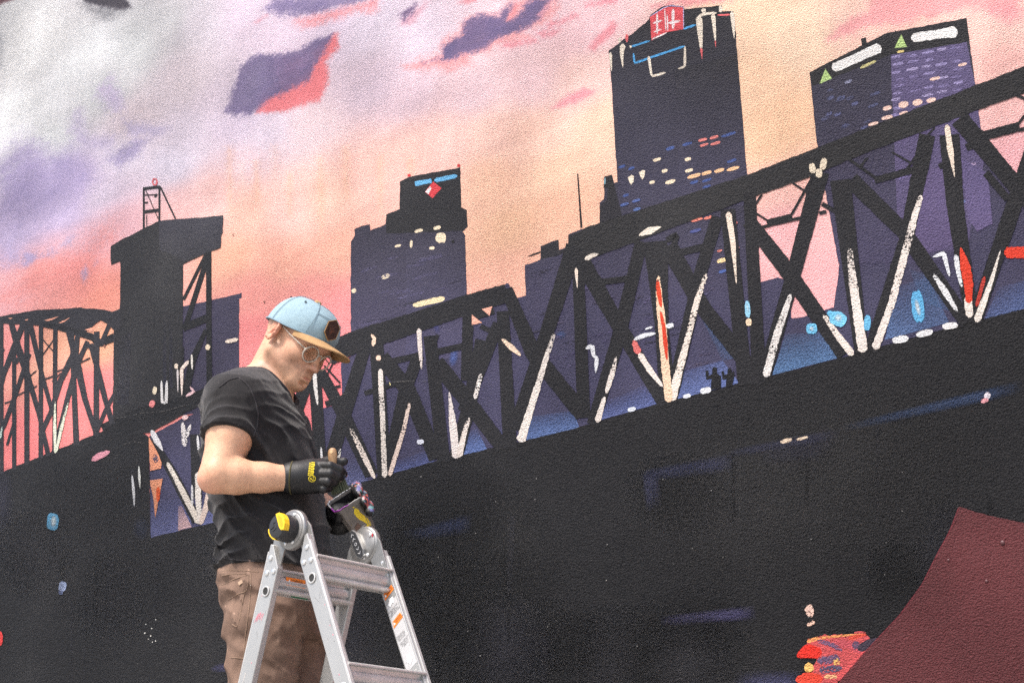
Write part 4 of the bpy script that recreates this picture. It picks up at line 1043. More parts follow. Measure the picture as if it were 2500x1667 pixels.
# hinges
def hinge(H, near):
    s = 0.0 if near else LW
    d_out = 0.002 if near else LW - 0.002
    inn = 1 if near else -1
    c0 = HN + LA * (0.004 if near else LW - 0.004)
    R = 0.0475
    th = 0.018
    prof = [(0, 0), (R * .90, 0), (R * .97, .0015), (R, .004), (R, th - .004), (R * .97, th - .0015), (R * .9, th), (0, th)]
    v, f = lathe(c0, LA * inn, prof, 44)
    disc = mk('hinge_disc', v, f, M_STEEL, ladder, True, 40)
    v, f = lathe(c0 - LA * inn * 0.001, LA * inn, [(0, -.0012), (R * .80, -.0012), (R * .84, 0.0), (R * .84, .002)], 40)
    mk('face_plate', v, f, M_STEEL, disc, True, 40)
    v, f = lathe(c0 + LA * inn * (th + .0008), LA * inn, [(R * .84, -.002), (R * .84, 0.0), (R * .80, .0012), (0, .0012)], 40)
    mk('face_plate', v, f, M_STEEL, disc, True, 40)
    for sec in ('l', 'r'):
        sg = 1 if sec == 'r' else -1
        D, N_ = (DL, NL) if sec == 'l' else (DR, NR)
        a = 0.0045
        base = [lad(sec, -0.016, sg * (R * .86 - ROFF), 0), lad(sec, 0.02, sg * (RW + .001), 0) + N_ * sg * .002, lad(sec, 0.10, sg * (RW - .002), 0), lad(sec, 0.10, -sg * (RW - .004), 0), lad(sec, 0.050, -sg * RW * .9, 0), lad(sec, 0.0, -sg * ROFF, 0)]
        base = [q + (c0 - HN) + LA * inn * (0.005 if sec == 'l' else 0.011) for q in base]
        v, f = prism(base, LA * inn * a)
        bevel_obj(mk('hinge_arm', v, f, M_STEEL, disc), 0.0008)
    out_face = c0 - LA * inn * 0.0022
    for ang in (68, 112, 250, 292):
        g = math.radians(ang)
        p = out_face + (LB * math.cos(g) + Z3 * math.sin(g)) * R * .72
        v, f = lathe(p, -LA * inn, [(.0046, 0), (.0046, .0014), (.003, .0026), (0, .0028)], 14)
        mk('hinge_rivet', v, f, M_RIVET, disc, True, 40)
    if near:
        kc = out_face
        rk = 0.0315
        v, f = lathe(kc, -LA, [(rk * 1.02, 0), (rk * 1.02, .012), (rk, .020), (rk * .94, .034), (rk * .84, .0400), (rk * .5, .0425), (0, .0430)], 44)
        knob = mk('hinge_knob', v, f, M_BLACKP, disc, True, 38)
        # raised grips: the right one is a frame, the left one a wedge
        ax = LB * math.cos(math.radians(24)) + Z3 * math.sin(math.radians(24)); ay = np.cross(ax, LA); ay = ay * (1 if ay[2] > 0 else -1)
        q = lambda x, y, h: kc - LA * h + ax * x + ay * y
        def plate(name, pts, h0, h1, mat, par, bev=.0012):
            v, f = prism([q(x, y, h0) for x, y in pts], -LA * (h1 - h0))
            return bevel_obj(mk(name, v, f, mat, par), bev)
        rim = [(.010, .027), (.022, .0235), (.030, .012), (.0325, .0), (.030, -.012), (.022, -.0235), (.013, -.019), (.010, -.010)]
        inner = [(.0145, .020), (.0215, .0175), (.0265, .008), (.0275, -.002), (.0250, -.012), (.0205, -.0165), (.0155, -.012), (.0145, -.007)]
        g_ = plate('yellow_grip', rim, .028, .0445, M_YEL, knob)
        plate('grip_shade_inset', inner, .043, .0449, simple_mat('yellow_grip_shade', (.62, .34, .006), .5), knob, .0006)  # darker yellow inset paints the shade of a recess
        lw = [(-.016, -.027), (-.024, -.0205), (-.031, -.008), (-.0325, .004), (-.030, .012), (-.026, .010)]
        plate('yellow_grip', lw, .012, .0385, M_YEL, knob)
        for k, (x, y, w_, h_) in enumerate(((-.006, .006, .0018, .008), (-.012, .002, .006, .0018), (0, -.002, .0018, .007), (-.007, -.006, .006, .0018), (-.002, .010, .005, .0016))):
            plate('embossed_mark', [(x - w_, y - h_ * .5), (x + w_, y - h_ * .5), (x + w_ * .7, y + h_ * .5), (x - w_ * .9, y + h_ * .5)], .0415, .0440, M_BLACKP, knob, .0004)
    else:
        kc = c0 + LA * inn * (th + .002)           # inner face looks back at the camera
        dn = -LA
        tilt = math.radians(20)
        ax = LB * math.cos(tilt) + Z3 * math.sin(tilt) * 0.2; ax /= np.linalg.norm(ax)
        up = -DR * .92 - LB * .12; up = up - dn * np.dot(up, dn); up /= np.linalg.norm(up); ax = np.cross(up, dn); ax = ax * (1 if np.dot(ax, LB) > 0 else -1)
        cen = kc - LB * 0.0115 + Z3 * 0.002
        def plate(name, pts, h0, h1, mat, par, bev=.0006):
            v, f = prism([cen + dn * h0 + ax * x + up * y for x, y in pts], dn * (h1 - h0))
            return bevel_obj(mk(name, v, f, mat, par), bev)
        hexo = [(-.012, .024), (-.004, .040), (.005, .040), (.012, .026), (.012, -.024), (.005, -.040), (-.004, -.040), (-.012, -.026)]
        b_ = plate('release_plate', [(x * 1.12, y * 1.05) for x, y in hexo], 0.0, .010, M_STEEL, disc)
        plate('release_pad', hexo, .009, .0112, M_BLACKP, b_)
        for y, up_ in ((.028, 1), (.015, 1), (-.014, -1), (-.027, -1)):
            for s_ in (-1, 1):
                a0 = np.array([s_ * .0045, y - up_ * .003]); a1 = np.array([0.0, y + up_ * .003]); d_ = (a1 - a0); n2 = np.array([-d_[1], d_[0]]) / np.linalg.norm(d_) * .0006
                plate('chevron', [tuple(a0 + n2), tuple(a1 + n2), tuple(a1 - n2), tuple(a0 - n2)], .011, .0117, M_STICK, b_, .0001)
        v, f = lathe(cen + dn * .0112, dn, [(.0040, 0), (.0040, .0008), (.0030, .0008), (.0030, 0)], 20)
        mk('release_dot', v, f, M_STICK, b_)
        for g in (-55, 40, 285):
            p = kc + (LB * math.cos(math.radians(g)) + Z3 * math.sin(math.radians(g))) * R * .7
            v, f = lathe(p, dn, [(.005, 0), (.005, .002), (.0025, .004), (0, .0042)], 14)
            mk('hinge_rivet', v, f, M_RIVET, disc, True, 40)
        p = kc + LB * .034 + Z3 * .020
        mk('red_mark', *boxv(p, LB * .0015, Z3 * .004, dn * .0009), simple_mat('red_marker', (.45, .02, .04), .5), disc)
    return disc
hinge_n = hinge(HN, True)
hinge_f = hinge(HF, False)

# stickers and lettering
def lettering(txt, origin, xd, yd, size, mat, parent, name='lettering', align='CENTER'):
    cu = bpy.data.curves.new('t', 'FONT'); cu.body = txt; cu.size = size; cu.align_x = align; cu.align_y = 'CENTER'; cu.extrude = 0.0
    cu.space_line = 0.9; cu.resolution_u = 2
    to = bpy.data.objects.new('t', cu); COL.objects.link(to)
    dg = bpy.context.evaluated_depsgraph_get()
    me = bpy.data.meshes.new_from_object(to.evaluated_get(dg))
    co = np.array([v.co[:] for v in me.vertices]); fc = [tuple(p.vertices) for p in me.polygons]
    bpy.data.objects.remove(to); bpy.data.curves.remove(cu); bpy.data.meshes.remove(me)
    if not len(co): return None
    w = origin + co[:, :1] * xd + co[:, 1:2] * yd
    return mk(name, w, fc, mat, parent)

def sticker(sec, d, t, w, half_t, half_w, mat, parent, skew=0.0, proud=0.0006, name='sticker'):
    D, N_ = (DL, NL) if sec == 'l' else (DR, NR)
    c = lad(sec, t, w, d)
    base = [c - D * (half_t - skew) - N_ * half_w, c - D * (half_t + skew) + N_ * half_w, c + D * (half_t - skew) + N_ * half_w, c + D * (half_t + skew) - N_ * half_w]
    v, f = prism([b + LA * 0.0002 for b in base], -LA * proud)
    return mk(name, v, f, mat, parent)

dF = LW - RT                                          # inner face of the far rails
xs_, ys_ = NR / np.linalg.norm(NR), -DR
sk = sticker('r', dF, .262, .0, .088, .0185, M_STICK, rail_fr, 0.004, .0004, 'grey_label')
def on_far(t, w=0.0, h=0.0012): return lad('r', t, w, dF) - LA * h
# text on the far rail climbs a little with the skewed labels
xt = xs_ * .97 + ys_ * .24; xt /= np.linalg.norm(xt)
yt = np.cross(-LA, xt); yt = yt * (1 if yt[2] > 0 else -1)
def warn(t):
    c = on_far(t, 0, .0006)
    base = [c - xt * .019 - yt * .0085, c + xt * .018 - yt * .0070, c + xt * .018 + yt * .0075, c - xt * .013 + yt * .0070]
    o = mk('warning_label', *prism(base, -LA * .0005), M_ORANGE, rail_fr)
    lettering('WARNING\nADVERTENCIA', c - LA * .0009 + xt * .003, xt, yt, .0056, M_INK, o)
    a = c - LA * .0009 - xt * .011
    mk('hazard_symbol', *prism([a - xt * .0035 - yt * .004, a + xt * .0035 - yt * .004, a + yt * .0035], -LA * .0002), M_WHITE, o)
warn(.150); warn(.226)
def arrow(t, up):
    c = on_far(t, .0, .0010); s = 1 if up else -1
    if up: e1, e2 = (-xs_ * .25 + ys_ * .97), (xs_ * .97 + ys_ * .25)
    else: e1, e2 = (-xs_ * .1 - ys_ * .99), (xs_ * .99 - ys_ * .1)
    e1 = e1 if not up else (xs_ * .80 + ys_ * .60); e2 = np.cross(-LA, e1)
    sh = [(-.012, -.005), (0, -.005), (0, -.011), (.013, 0), (0, .011), (0, .005), (-.012, .005)]
    mk('white_arrow', *prism([c + e1 * a + e2 * b for a, b in sh], -LA * .0003), M_WHITE, sk)
arrow(.175, True); arrow(.330, False)
lettering('CLIMB FROM THIS\nSIDE ONLY\nSUBIR POR ESTE\nLADO NADA MAS', on_far(.200), xt, yt, .0046, M_INK, sk)
lettering('When used as a\nstepladder, climb\nonly on the side\nwith the steps.\n\nComo escalera de\ntijera, use solo\nel lado con los\npeldanos.', on_far(.276), xt, yt, .0043, M_INK, sk)
# labels on the first left rung and the far left rail
c_ = lad('l', T0 + .008, 0, LW * .27) + LB * .0155 + Z3 * .004
xr = LA; yr = Z3
o_ = mk('warning_label', *boxv(c_, LA * .030, Z3 * .0095, LB * .0004), M_ORANGE, rungs_l[0])
lettering('WARNING\nADVERTENCIA', c_ + LB * .0008 + LA * .004, xr, yr, .0075, M_INK, o_)
a_ = c_ + LB * .0006 - LA * .020
mk('hazard_symbol', *prism([a_ - LA * .005 - Z3 * .004, a_ + LA * .005 - Z3 * .004, a_ + Z3 * .005], LB * .0003), M_WHITE, o_)
mk('green_label', *boxv(lad('l', T0 + .034, 0, LW * .34) + LB * .0178, LA * .026, Z3 * .0055, LB * .0004), M_GREENS, rungs_l[0])
sticker('l', dF, .245, .0, .014, .018, M_ORANGE, rail_fl, 0.003, .0006, 'warning_label')
lettering('WARNING\nADVERTENCIA', lad('l', .245, 0, dF) - LA * .0014, NL, -DL, .0062, M_INK, rail_fl)
# dried pink brush marks on the near left rail
for k in range(9):
    a0 = lad('l', .205 + random.uniform(-.008, .010), -.012 + .0026 * k + random.uniform(-.001, .001), 0); a1 = a0 + DL * random.uniform(.008, .018) - NL * random.uniform(.002, .006)
    dd = a1 - a0; n2 = np.cross(dd, LA); n2 = n2 / np.linalg.norm(n2) * random.uniform(.0004, .0010)
    mk('paint_smear', *prism([a0 + n2, a0 - n2, a1 - n2 * .5, a1 + n2 * .5], -LA * .0004), M_PINKP, rail_nl)

# scuffs and paint flecks from years of use
M_SCUFF = simple_mat('grey_scuff', (.20, .20, .20), .7); M_FLECK = simple_mat('dried_paint_fleck', (.55, .50, .46), .6)
for ro, sec, d in ((rail_nl, 'l', 0.0), (rail_nr, 'r', 0.0), (rail_fr, 'r', dF)):
    for k in range(16):
        t_ = random.uniform(.14, .75); w_ = random.uniform(-.017, .017); l_ = random.uniform(.004, .030)
        D_, N2 = (DL, NL) if sec == 'l' else (DR, NR)
        dirn = D_ * random.uniform(.6, 1) + N2 * random.uniform(-.5, .5); dirn /= np.linalg.norm(dirn); nn_ = np.cross(dirn, LA) * random.uniform(.0003, .0008)
        a0 = lad(sec, t_, w_, d)
        if abs(w_) > .012: dirn = D_
        mk('scuff', *prism([a0 + nn_, a0 - nn_, a0 + dirn * l_ - nn_ * .3, a0 + dirn * l_ + nn_ * .3], -LA * .0003), M_SCUFF if k % 4 else M_FLECK, ro)
    for k in range(8):
        c = lad(sec, random.uniform(.12, .75), random.uniform(-.018, .018), d)
        v, f = lathe(c, -LA, [(random.uniform(.0008, .002), 0), (.0008, .0004), (0, .0005)], 7); mk('paint_fleck', v, f, random.choice([M_FLECK, M_SCUFF, M_PINKP]), ro)
# ------------------------------------------------------------------ the painter: implicit surfaces turned into meshes
class Field:
    """signed-distance grid that shapes are blended into, then meshed with surface nets"""
    def __init__(self, lo, hi, h):
        self.lo = np.asarray(lo, np.float32); self.h = h
        self.n = np.ceil((np.asarray(hi) - self.lo) / h).astype(int) + 1
        self.D = np.full(self.n, 1.0, np.float32)
    def box(self, lo, hi):
        a = np.clip(np.floor((np.asarray(lo) - self.lo) / self.h).astype(int), 0, self.n)
        b = np.clip(np.ceil((np.asarray(hi) - self.lo) / self.h).astype(int) + 1, 0, self.n)
        sl = tuple(slice(i, j) for i, j in zip(a, b))
        g = [(self.lo[k] + self.h * np.arange(a[k], b[k], dtype=np.float32)).astype(np.float32) for k in range(3)]
        return sl, g[0][:, None, None], g[1][None, :, None], g[2][None, None, :]
    def put(self, fn, lo, hi, k=0.0, op='u', m=0.03):
        lo = np.asarray(lo, float) - m - k; hi = np.asarray(hi, float) + m + k
        sl, x, y, z = self.box(lo, hi)
        if min(s.stop - s.start for s in sl) <= 0: return
        d = fn(x, y, z).astype(np.float32)
        a = self.D[sl]
        if op == 'u':
            r = np.minimum(a, d)
            if k > 0: hh = np.maximum(k - np.abs(a - d), 0) / k; r = r - hh * hh * k * 0.25
        elif op == 's':
            r = np.maximum(a, -d)
            if k > 0: hh = np.maximum(k - np.abs(a + d), 0) / k; r = r + hh * hh * k * 0.25
        else:
            r = np.maximum(a, d)
        self.D[sl] = r
    def cap(self, a, b, ra, rb, k=0.0, op='u'):
        a = np.asarray(a, float); b = np.asarray(b, float); ba = b - a; L2 = float(ba @ ba) + 1e-12
        R = max(ra, rb)
        def fn(x, y, z):
            px, py, pz = x - a[0], y - a[1], z - a[2]
            t = np.clip((px * ba[0] + py * ba[1] + pz * ba[2]) / L2, 0, 1)
            return np.sqrt((px - t * ba[0]) ** 2 + (py - t * ba[1]) ** 2 + (pz - t * ba[2]) ** 2) - (ra + (rb - ra) * t)
        self.put(fn, np.minimum(a, b) - R, np.maximum(a, b) + R, k, op)
    def chain(self, pts, rs, k=0.01, op='u'):
        for i in range(len(pts) - 1): self.cap(pts[i], pts[i + 1], rs[i], rs[i + 1], k, op)
    def ell(self, c, r, R=None, k=0.0, op='u'):
        c = np.asarray(c, float); r = np.asarray(r, float)
        R = np.eye(3) if R is None else np.asarray(R, float)       # rows = local axes
        ext = np.abs(R.T) @ r
        def fn(x, y, z):
            p = (x - c[0], y - c[1], z - c[2])
            q = [(R[i, 0] * p[0] + R[i, 1] * p[1] + R[i, 2] * p[2]) for i in range(3)]
            k0 = np.sqrt((q[0] / r[0]) ** 2 + (q[1] / r[1]) ** 2 + (q[2] / r[2]) ** 2)
            k1 = np.sqrt((q[0] / r[0] ** 2) ** 2 + (q[1] / r[1] ** 2) ** 2 + (q[2] / r[2] ** 2) ** 2) + 1e-9
            return k0 * (k0 - 1.0) / k1
        self.put(fn, c - ext, c + ext, k, op)
    def sample(self, p):
        q = (np.asarray(p, float) - self.lo) / self.h
        i = np.floor(q).astype(int); f = q - i
        ok = np.all((i >= 0) & (i < self.n - 1), -1)
        i = np.clip(i, 0, self.n - 2)
        out = 0
        for a in (0, 1):
            for b in (0, 1):
                for c in (0, 1):
                    w = (f[..., 0] if a else 1 - f[..., 0]) * (f[..., 1] if b else 1 - f[..., 1]) * (f[..., 2] if c else 1 - f[..., 2])
                    out = out + w * self.D[i[..., 0] + a, i[..., 1] + b, i[..., 2] + c]
        return np.where(ok, out, 1.0)
    def mesh(self):
        D = self.D; S = D < 0
        cs = [S[a:S.shape[0] - 1 + a, b:S.shape[1] - 1 + b, c:S.shape[2] - 1 + c] for a in (0, 1) for b in (0, 1) for c in (0, 1)]
        al = cs[0].copy(); an = cs[0].copy()
        for q in cs[1:]: al &= q; an |= q
        cell = an & ~al
        idx = np.argwhere(cell)
        num = np.full(cell.shape, -1, np.int32); num[cell] = np.arange(len(idx))
        acc = np.zeros((len(idx), 3)); cnt = np.zeros(len(idx))
        cor = [(a, b, c) for a in (0, 1) for b in (0, 1) for c in (0, 1)]
        for i in range(8):
            for j in range(i + 1, 8):
                if sum(abs(cor[i][k] - cor[j][k]) for k in range(3)) != 1: continue
                a = D[tuple((idx + cor[i]).T)]; b = D[tuple((idx + cor[j]).T)]
                m = (a < 0) != (b < 0)
                t = np.where(m, a / np.where(m, a - b, 1), 0)
                p = np.array(cor[i]) + t[:, None] * (np.array(cor[j]) - np.array(cor[i]))
                acc[m] += p[m]; cnt[m] += 1
        V = self.lo + self.h * (idx + acc / cnt[:, None])
        F = []
        for ax in range(3):
            s0 = [slice(None)] * 3; s1 = [slice(None)] * 3
            s0[ax] = slice(0, -1); s1[ax] = slice(1, None)
            A, B = S[tuple(s0)], S[tuple(s1)]
            e = np.argwhere(A != B)
            u, w = [(1, 2), (2, 0), (0, 1)][ax]
            ok = (e[:, u] > 0) & (e[:, w] > 0) & (e[:, u] < self.n[u] - 1) & (e[:, w] < self.n[w] - 1)
            e = e[ok]
            du = np.zeros(3, int); du[u] = 1; dw = np.zeros(3, int); dw[w] = 1
            q = np.stack([num[tuple((e - du - dw).T)], num[tuple((e - dw).T)], num[tuple(e.T)], num[tuple((e - du).T)]], -1)
            fl = A[tuple(e.T)]
            q[~fl] = q[~fl][:, ::-1]
            F.append(q)
        F = np.concatenate(F)
        F = F[(F >= 0).all(1)]
        return V, F

def relax(V, F, it=2, lam=0.5):
    n = len(V)
    e = np.concatenate([F[:, [0, 1]], F[:, [1, 2]], F[:, [2, 3]], F[:, [3, 0]]])
    for _ in range(it):
        s = np.zeros_like(V); c = np.zeros(n)
        for a, b in ((0, 1), (1, 0)):
            for k in range(3): s[:, k] += np.bincount(e[:, a], V[e[:, b], k], n)
            c += np.bincount(e[:, a], minlength=n)
        V = V * (1 - lam) + lam * s / np.maximum(c, 1)[:, None]
    return V

def net_obj(name, fld, mat, parent, colfn=None, smooth_it=2):
    V, F = fld.mesh()
    V = relax(V, F, smooth_it, .35)
    v = (V - off_of(parent)).astype(np.float32)
    me = bpy.data.meshes.new(name)
    me.vertices.add(len(v)); me.vertices.foreach_set('co', v.ravel())
    me.loops.add(F.size); me.loops.foreach_set('vertex_index', F.astype(np.int32).ravel())
    me.polygons.add(len(F)); me.polygons.foreach_set('loop_start', np.arange(0, F.size, 4, dtype=np.int32))
    me.update(calc_edges=True); me.validate()
    me.polygons.foreach_set('use_smooth', np.ones(len(me.polygons), bool))
    if colfn is not None:
        c = np.ones((len(V), 4), np.float32); c[:, :3] = colfn(V)
        at = me.color_attributes.new('paint', 'FLOAT_COLOR', 'POINT'); at.data.foreach_set('color', c.ravel())
    return new_obj(name, me, parent, mat)

def attr_mat(name, rough, bump, bscale, sss=0.0, spec=0.5, noise=0.0, nscale=60, sheen=0.0, detail=4):
    m, nt, b, out = node_mat(name)
    at = nt.nodes.new('ShaderNodeAttribute'); at.attribute_name = 'paint'
    tc = nt.nodes.new('ShaderNodeTexCoord')
    n = nt.nodes.new('ShaderNodeTexNoise'); n.inputs['Scale'].default_value = nscale; n.inputs['Detail'].default_value = 5
    nt.links.new(tc.outputs['Object'], n.inputs['Vector'])
    r = nt.nodes.new('ShaderNodeMapRange'); r.inputs['From Min'].default_value = .25; r.inputs['From Max'].default_value = .75
    r.inputs['To Min'].default_value = 1 - noise; r.inputs['To Max'].default_value = 1 + noise
    nt.links.new(n.outputs['Fac'], r.inputs['Value'])
    mx = nt.nodes.new('ShaderNodeMix'); mx.data_type = 'RGBA'; mx.blend_type = 'MULTIPLY'; mx.inputs['Factor'].default_value = 1
    nt.links.new(at.outputs['Color'], mx.inputs['A']); nt.links.new(r.outputs[0], mx.inputs['B'])
    nt.links.new(mx.outputs['Result'], b.inputs['Base Color'])
    b.inputs['Roughness'].default_value = rough; b.inputs['Specular IOR Level'].default_value = spec
    if sss:
        b.inputs['Subsurface Weight'].default_value = sss; b.inputs['Subsurface Radius'].default_value = (.8, .3, .15); b.inputs['Subsurface Scale'].default_value = 0.006
    if sheen: b.inputs['Sheen Weight'].default_value = sheen; b.inputs['Sheen Roughness'].default_value = .5
    n2 = nt.nodes.new('ShaderNodeTexNoise'); n2.inputs['Scale'].default_value = bscale; n2.inputs['Detail'].default_value = detail
    nt.links.new(tc.outputs['Object'], n2.inputs['Vector'])
    bp = nt.nodes.new('ShaderNodeBump'); bp.inputs['Strength'].default_value = bump; bp.inputs['Distance'].default_value = .002
    nt.links.new(n2.outputs['Fac'], bp.inputs['Height']); nt.links.new(bp.outputs[0], b.inputs['Normal'])
    return m

M_SKIN = attr_mat('skin', .46, .30, 480, sss=.05, spec=.4, noise=.12, nscale=90)
M_SHIRT = attr_mat('washed_black_jersey', .92, .35, 700, spec=.2, noise=.22, nscale=38, sheen=.15)
M_PANTS = attr_mat('brown_canvas', .92, .5, 650, spec=.2, noise=.20, nscale=26)
M_GLOVE = attr_mat('black_nitrile_glove', .5, .35, 500, spec=.45, noise=.2, nscale=80)
M_DENIM = attr_mat('light_blue_chambray', .9, .45, 900, spec=.2, noise=.10, nscale=120)
M_SUEDE = simple_mat('tan_suede', (.36, .215, .095), .85, noise=.10, nscale=80, bump=.2, bscale=600)
M_SUEDE_D = simple_mat('brown_brim_underside', (.20, .10, .045), .85, noise=.10, nscale=80)
M_LEATHER = simple_mat('dark_brown_leather', (.030, .012, .007), .42, noise=.5, nscale=120, bump=.3, bscale=400)
M_FRAME = simple_mat('clear_acetate_frame', (.70, .64, .55), .18, spec=.6)
M_FRAME.node_tree.nodes['Principled BSDF'].inputs['Transmission Weight'].default_value = .45
M_LENS, _nt, _b, _o = node_mat('spectacle_lens')
_b.inputs['Base Color'].default_value = (.95, .93, .90, 1); _b.inputs['Roughness'].default_value = .02; _b.inputs['Transmission Weight'].default_value = 1.0; _b.inputs['IOR'].default_value = 1.12
M_THREAD = simple_mat('tan_thread', (.22, .145, .10), .9)
M_PATCH = simple_mat('small_pocket_tag', (.42, .29, .20), .7)

YM = 3.62
def pt(x, y, d=0.0): return P(x, y, YM + d)

painter = root('person', (float(pt(650, 1500)[0]), YM, 0.0), 'man in light blue cap, black t-shirt and brown trousers holding a brush and cup', 'person')

# head frame: he looks down and a little towards the camera
def head_axes(yaw, pitch, roll=0.0):
    fh = np.array([math.cos(yaw), -math.sin(yaw), 0]); rh = np.array([-math.sin(yaw), -math.cos(yaw), 0])
    f = fh * math.cos(pitch) - Z3 * math.sin(pitch)
    u = np.cross(rh, f)
    r = rh * math.cos(roll) + u * math.sin(roll); u = np.cross(r, f)
    return f, r, u
HFW, HRT, HUP = head_axes(math.radians(29), math.radians(32), math.radians(5))
HS = .975
EAR = P(674, 806, YM - 0.085)
HO = EAR - HRT * 0.078 * HS + HFW * 0.004
HM = np.stack([HFW, HRT, HUP])
def hp(f, r, u): return HO + (HFW * f + HRT * r + HUP * u) * HS

body = Field(np.array([-1.02, YM - .34, 2.04]), np.array([-.40, YM + .34, 2.92]), .0026)
print('body grid', body.n, 'head', HO)
B = body
s = HS
B.ell(hp(-.004, 0, .032), np.array([.094, .075, .080]) * s, HM)
B.ell(hp(.046, 0, -.030), np.array([.058, .060, .078]) * s, HM, .03)
B.ell(hp(.060, 0, .035), np.array([.046, .064, .045]) * s, HM, .03)
for q in (1, -1):
    B.cap(hp(.002, q * .056, -.050), hp(.080, q * .020, -.097), .020 * s, .016 * s, .028)
    B.ell(hp(.062, q * .040, -.022), np.array([.030, .022, .022]) * s, HM, .022)
    B.cap(hp(.094, q * .012, .022), hp(.083, q * .045, .018), .0095 * s, .010 * s, .014)
B.ell(hp(.091, 0, -.097), np.array([.019, .023, .017]) * s, HM, .018)
B.ell(hp(.088, 0, -.070), np.array([.024, .032, .030]) * s, HM, .020)
for q in (1, -1):
    B.ell(hp(.098, q * .030, -.004), np.array([.012, .017, .011]) * s, HM, .012, 's')
    B.ell(hp(.082, q * .031, -.003), np.array([.0125, .0145, .012]) * s, HM, .004)
B.cap(hp(.095, 0, .012), hp(.119, 0, -.036), .0085 * s, .0105 * s, .012)
B.ell(hp(.121, 0, -.039), np.array([.0105, .0105, .0090]) * s, HM, .006)
for q in (1, -1): B.ell(hp(.109, q * .0125, -.041), np.array([.0105, .0065, .0080]) * s, HM, .006)
for q in (1, -1): B.ell(hp(.110, q * .0065, -.0500), np.array([.004, .0035, .003]) * s, HM, .002, 's')
B.cap(hp(.1075, -.013, -.066), hp(.1075, .013, -.066), .0062 * s, .0062 * s, .006)
B.cap(hp(.1045, -.012, -.077), hp(.1045, .012, -.077), .0072 * s, .0072 * s, .006)
B.cap(hp(.1135, -.016, -.0715), hp(.1135, .016, -.0715), .0024 * s, .0024 * s, .002, 's')
B.cap(hp(.1085, -.010, -.088), hp(.1085, .010, -.088), .0045 * s, .0045 * s, .008, 's')
# ears
for q in (1, -1):
    tilt = math.radians(-14)
    ef_ = HFW * math.cos(tilt) + HUP * math.sin(tilt); eu_ = -HFW * math.sin(tilt) + HUP * math.cos(tilt)
    en_ = HRT * q * .93 - ef_ * .36; en_ /= np.linalg.norm(en_); ef2 = ef_ - en_ * (ef_ @ en_); ef2 /= np.linalg.norm(ef2)
    EM = np.stack([ef2, en_, eu_])
    c = hp(-.006, q * .0805, -.003)
    B.ell(c, np.array([.0190, .0075, .0315]) * s, EM, .003)
    B.chain([c + en_ * .006 + (ef2 * .0165 * math.cos(a_) + eu_ * .0285 * math.sin(a_)) * s for a_ in np.linspace(.25, 4.4, 12)], [.0034] * 12, .002)
    B.ell(c + en_ * .007 + ef2 * .002 - eu_ * .001, np.array([.0115, .0060, .0210]) * s, EM, .003, 's')
    B.ell(c + en_ * .002 + ef2 * .006 - eu_ * .004, np.array([.0065, .0085, .0085]) * s, EM, .003, 's')
    B.cap(c + en_ * .003 - ef2 * .004 + eu_ * .016, c + en_ * .004 - ef2 * .006 - eu_ * .012, .0034, .0034, .003)
    B.cap(c + en_ * .004 + ef2 * .0135 - eu_ * .002, c + en_ * .004 + ef2 * .012 - eu_ * .008, .0036, .0030, .003)
# neck, trunk, arms
NB = pt(640, 962, .0)
neck_top = hp(-.022, 0, -.030)
B.cap(neck_top, NB, .056, .064, .018)
B.cap(hp(-.008, 0, -.060), pt(662, 968, -.02), .040, .046, .014)
TY = math.radians(10)
TF = np.array([math.cos(TY), -math.sin(TY), 0]); TS = np.array([-math.sin(TY), -math.cos(TY), 0])
ROWS = [(915, 585, 668, .060), (940, 556, 690, .120), (975, 530, 712, .185), (1020, 518, 738, .200), (1080, 512, 757, .196), (1140, 512, 766, .178), (1210, 522, 778, .172), (1280, 540, 788, .176), (1330, 550, 791, .176), (1385, 546, 792, .180), (1430, 545, 790, .182)]
def loft_rows(rows, dy=0.0):
    out = []
    for y, xb, xf, wd in rows:
        a = P(xb, y, YM + dy); b = P(xf, y, YM + dy)
        out.append(((a + b) / 2, (b[0] - a[0]) / 2, wd, (a[2] + b[2]) / 2))
    out.sort(key=lambda r: r[3])
    return out
def loft_fn(rows, grow=0.0, e=2.4):
    zc = np.array([r[3] for r in rows]); cx = np.array([r[0][0] for r in rows]); cy = np.array([r[0][1] for r in rows]); ra = np.array([r[1] for r in rows]); rb = np.array([r[2] for r in rows])
    def fn(x, y, z):
        zz_ = np.clip(z, zc[0], zc[-1]).ravel()
        X = np.interp(zz_, zc, cx)[None, None, :]; Y = np.interp(zz_, zc, cy)[None, None, :]
        A = np.interp(zz_, zc, ra)[None, None, :] + grow; Bw = np.interp(zz_, zc, rb)[None, None, :] + grow
        f_ = np.abs((x - X) * TF[0] + (y - Y) * TF[1]) / A; s_ = np.abs((x - X) * TS[0] + (y - Y) * TS[1]) / Bw
        d = ((f_ ** e + s_ ** e) ** (1 / e) - 1.0) * np.minimum(A, Bw)
        dz = np.maximum(np.maximum(zc[0] - z, z - zc[-1]), -1.0)
        return np.where(dz > 0, np.sqrt(np.maximum(d, 0) ** 2 + dz ** 2), np.maximum(d, dz * .6))
    return fn, np.array([cx.min() - ra.max(), cy.min() - rb.max(), zc[0]]), np.array([cx.max() + ra.max(), cy.max() + rb.max(), zc[-1]])
TR_ = loft_rows(ROWS)
fn, lo, hi = loft_fn(loft_rows(ROWS[:-2]), -.014)
B.put(fn, lo, hi, .03)
SHN = pt(574, 985, -.165); SHF = pt(655, 985, .175)
ELN = pt(531, 1158, -.225); WRN = pt(722, 1167, -.178)
B.cap(NB - Z3 * .01, SHN + Z3 * .01, .055, .058, .05); B.cap(NB - Z3 * .01, SHF + Z3 * .01, .055, .058, .05)
mid_up = SHN * .45 + ELN * .55
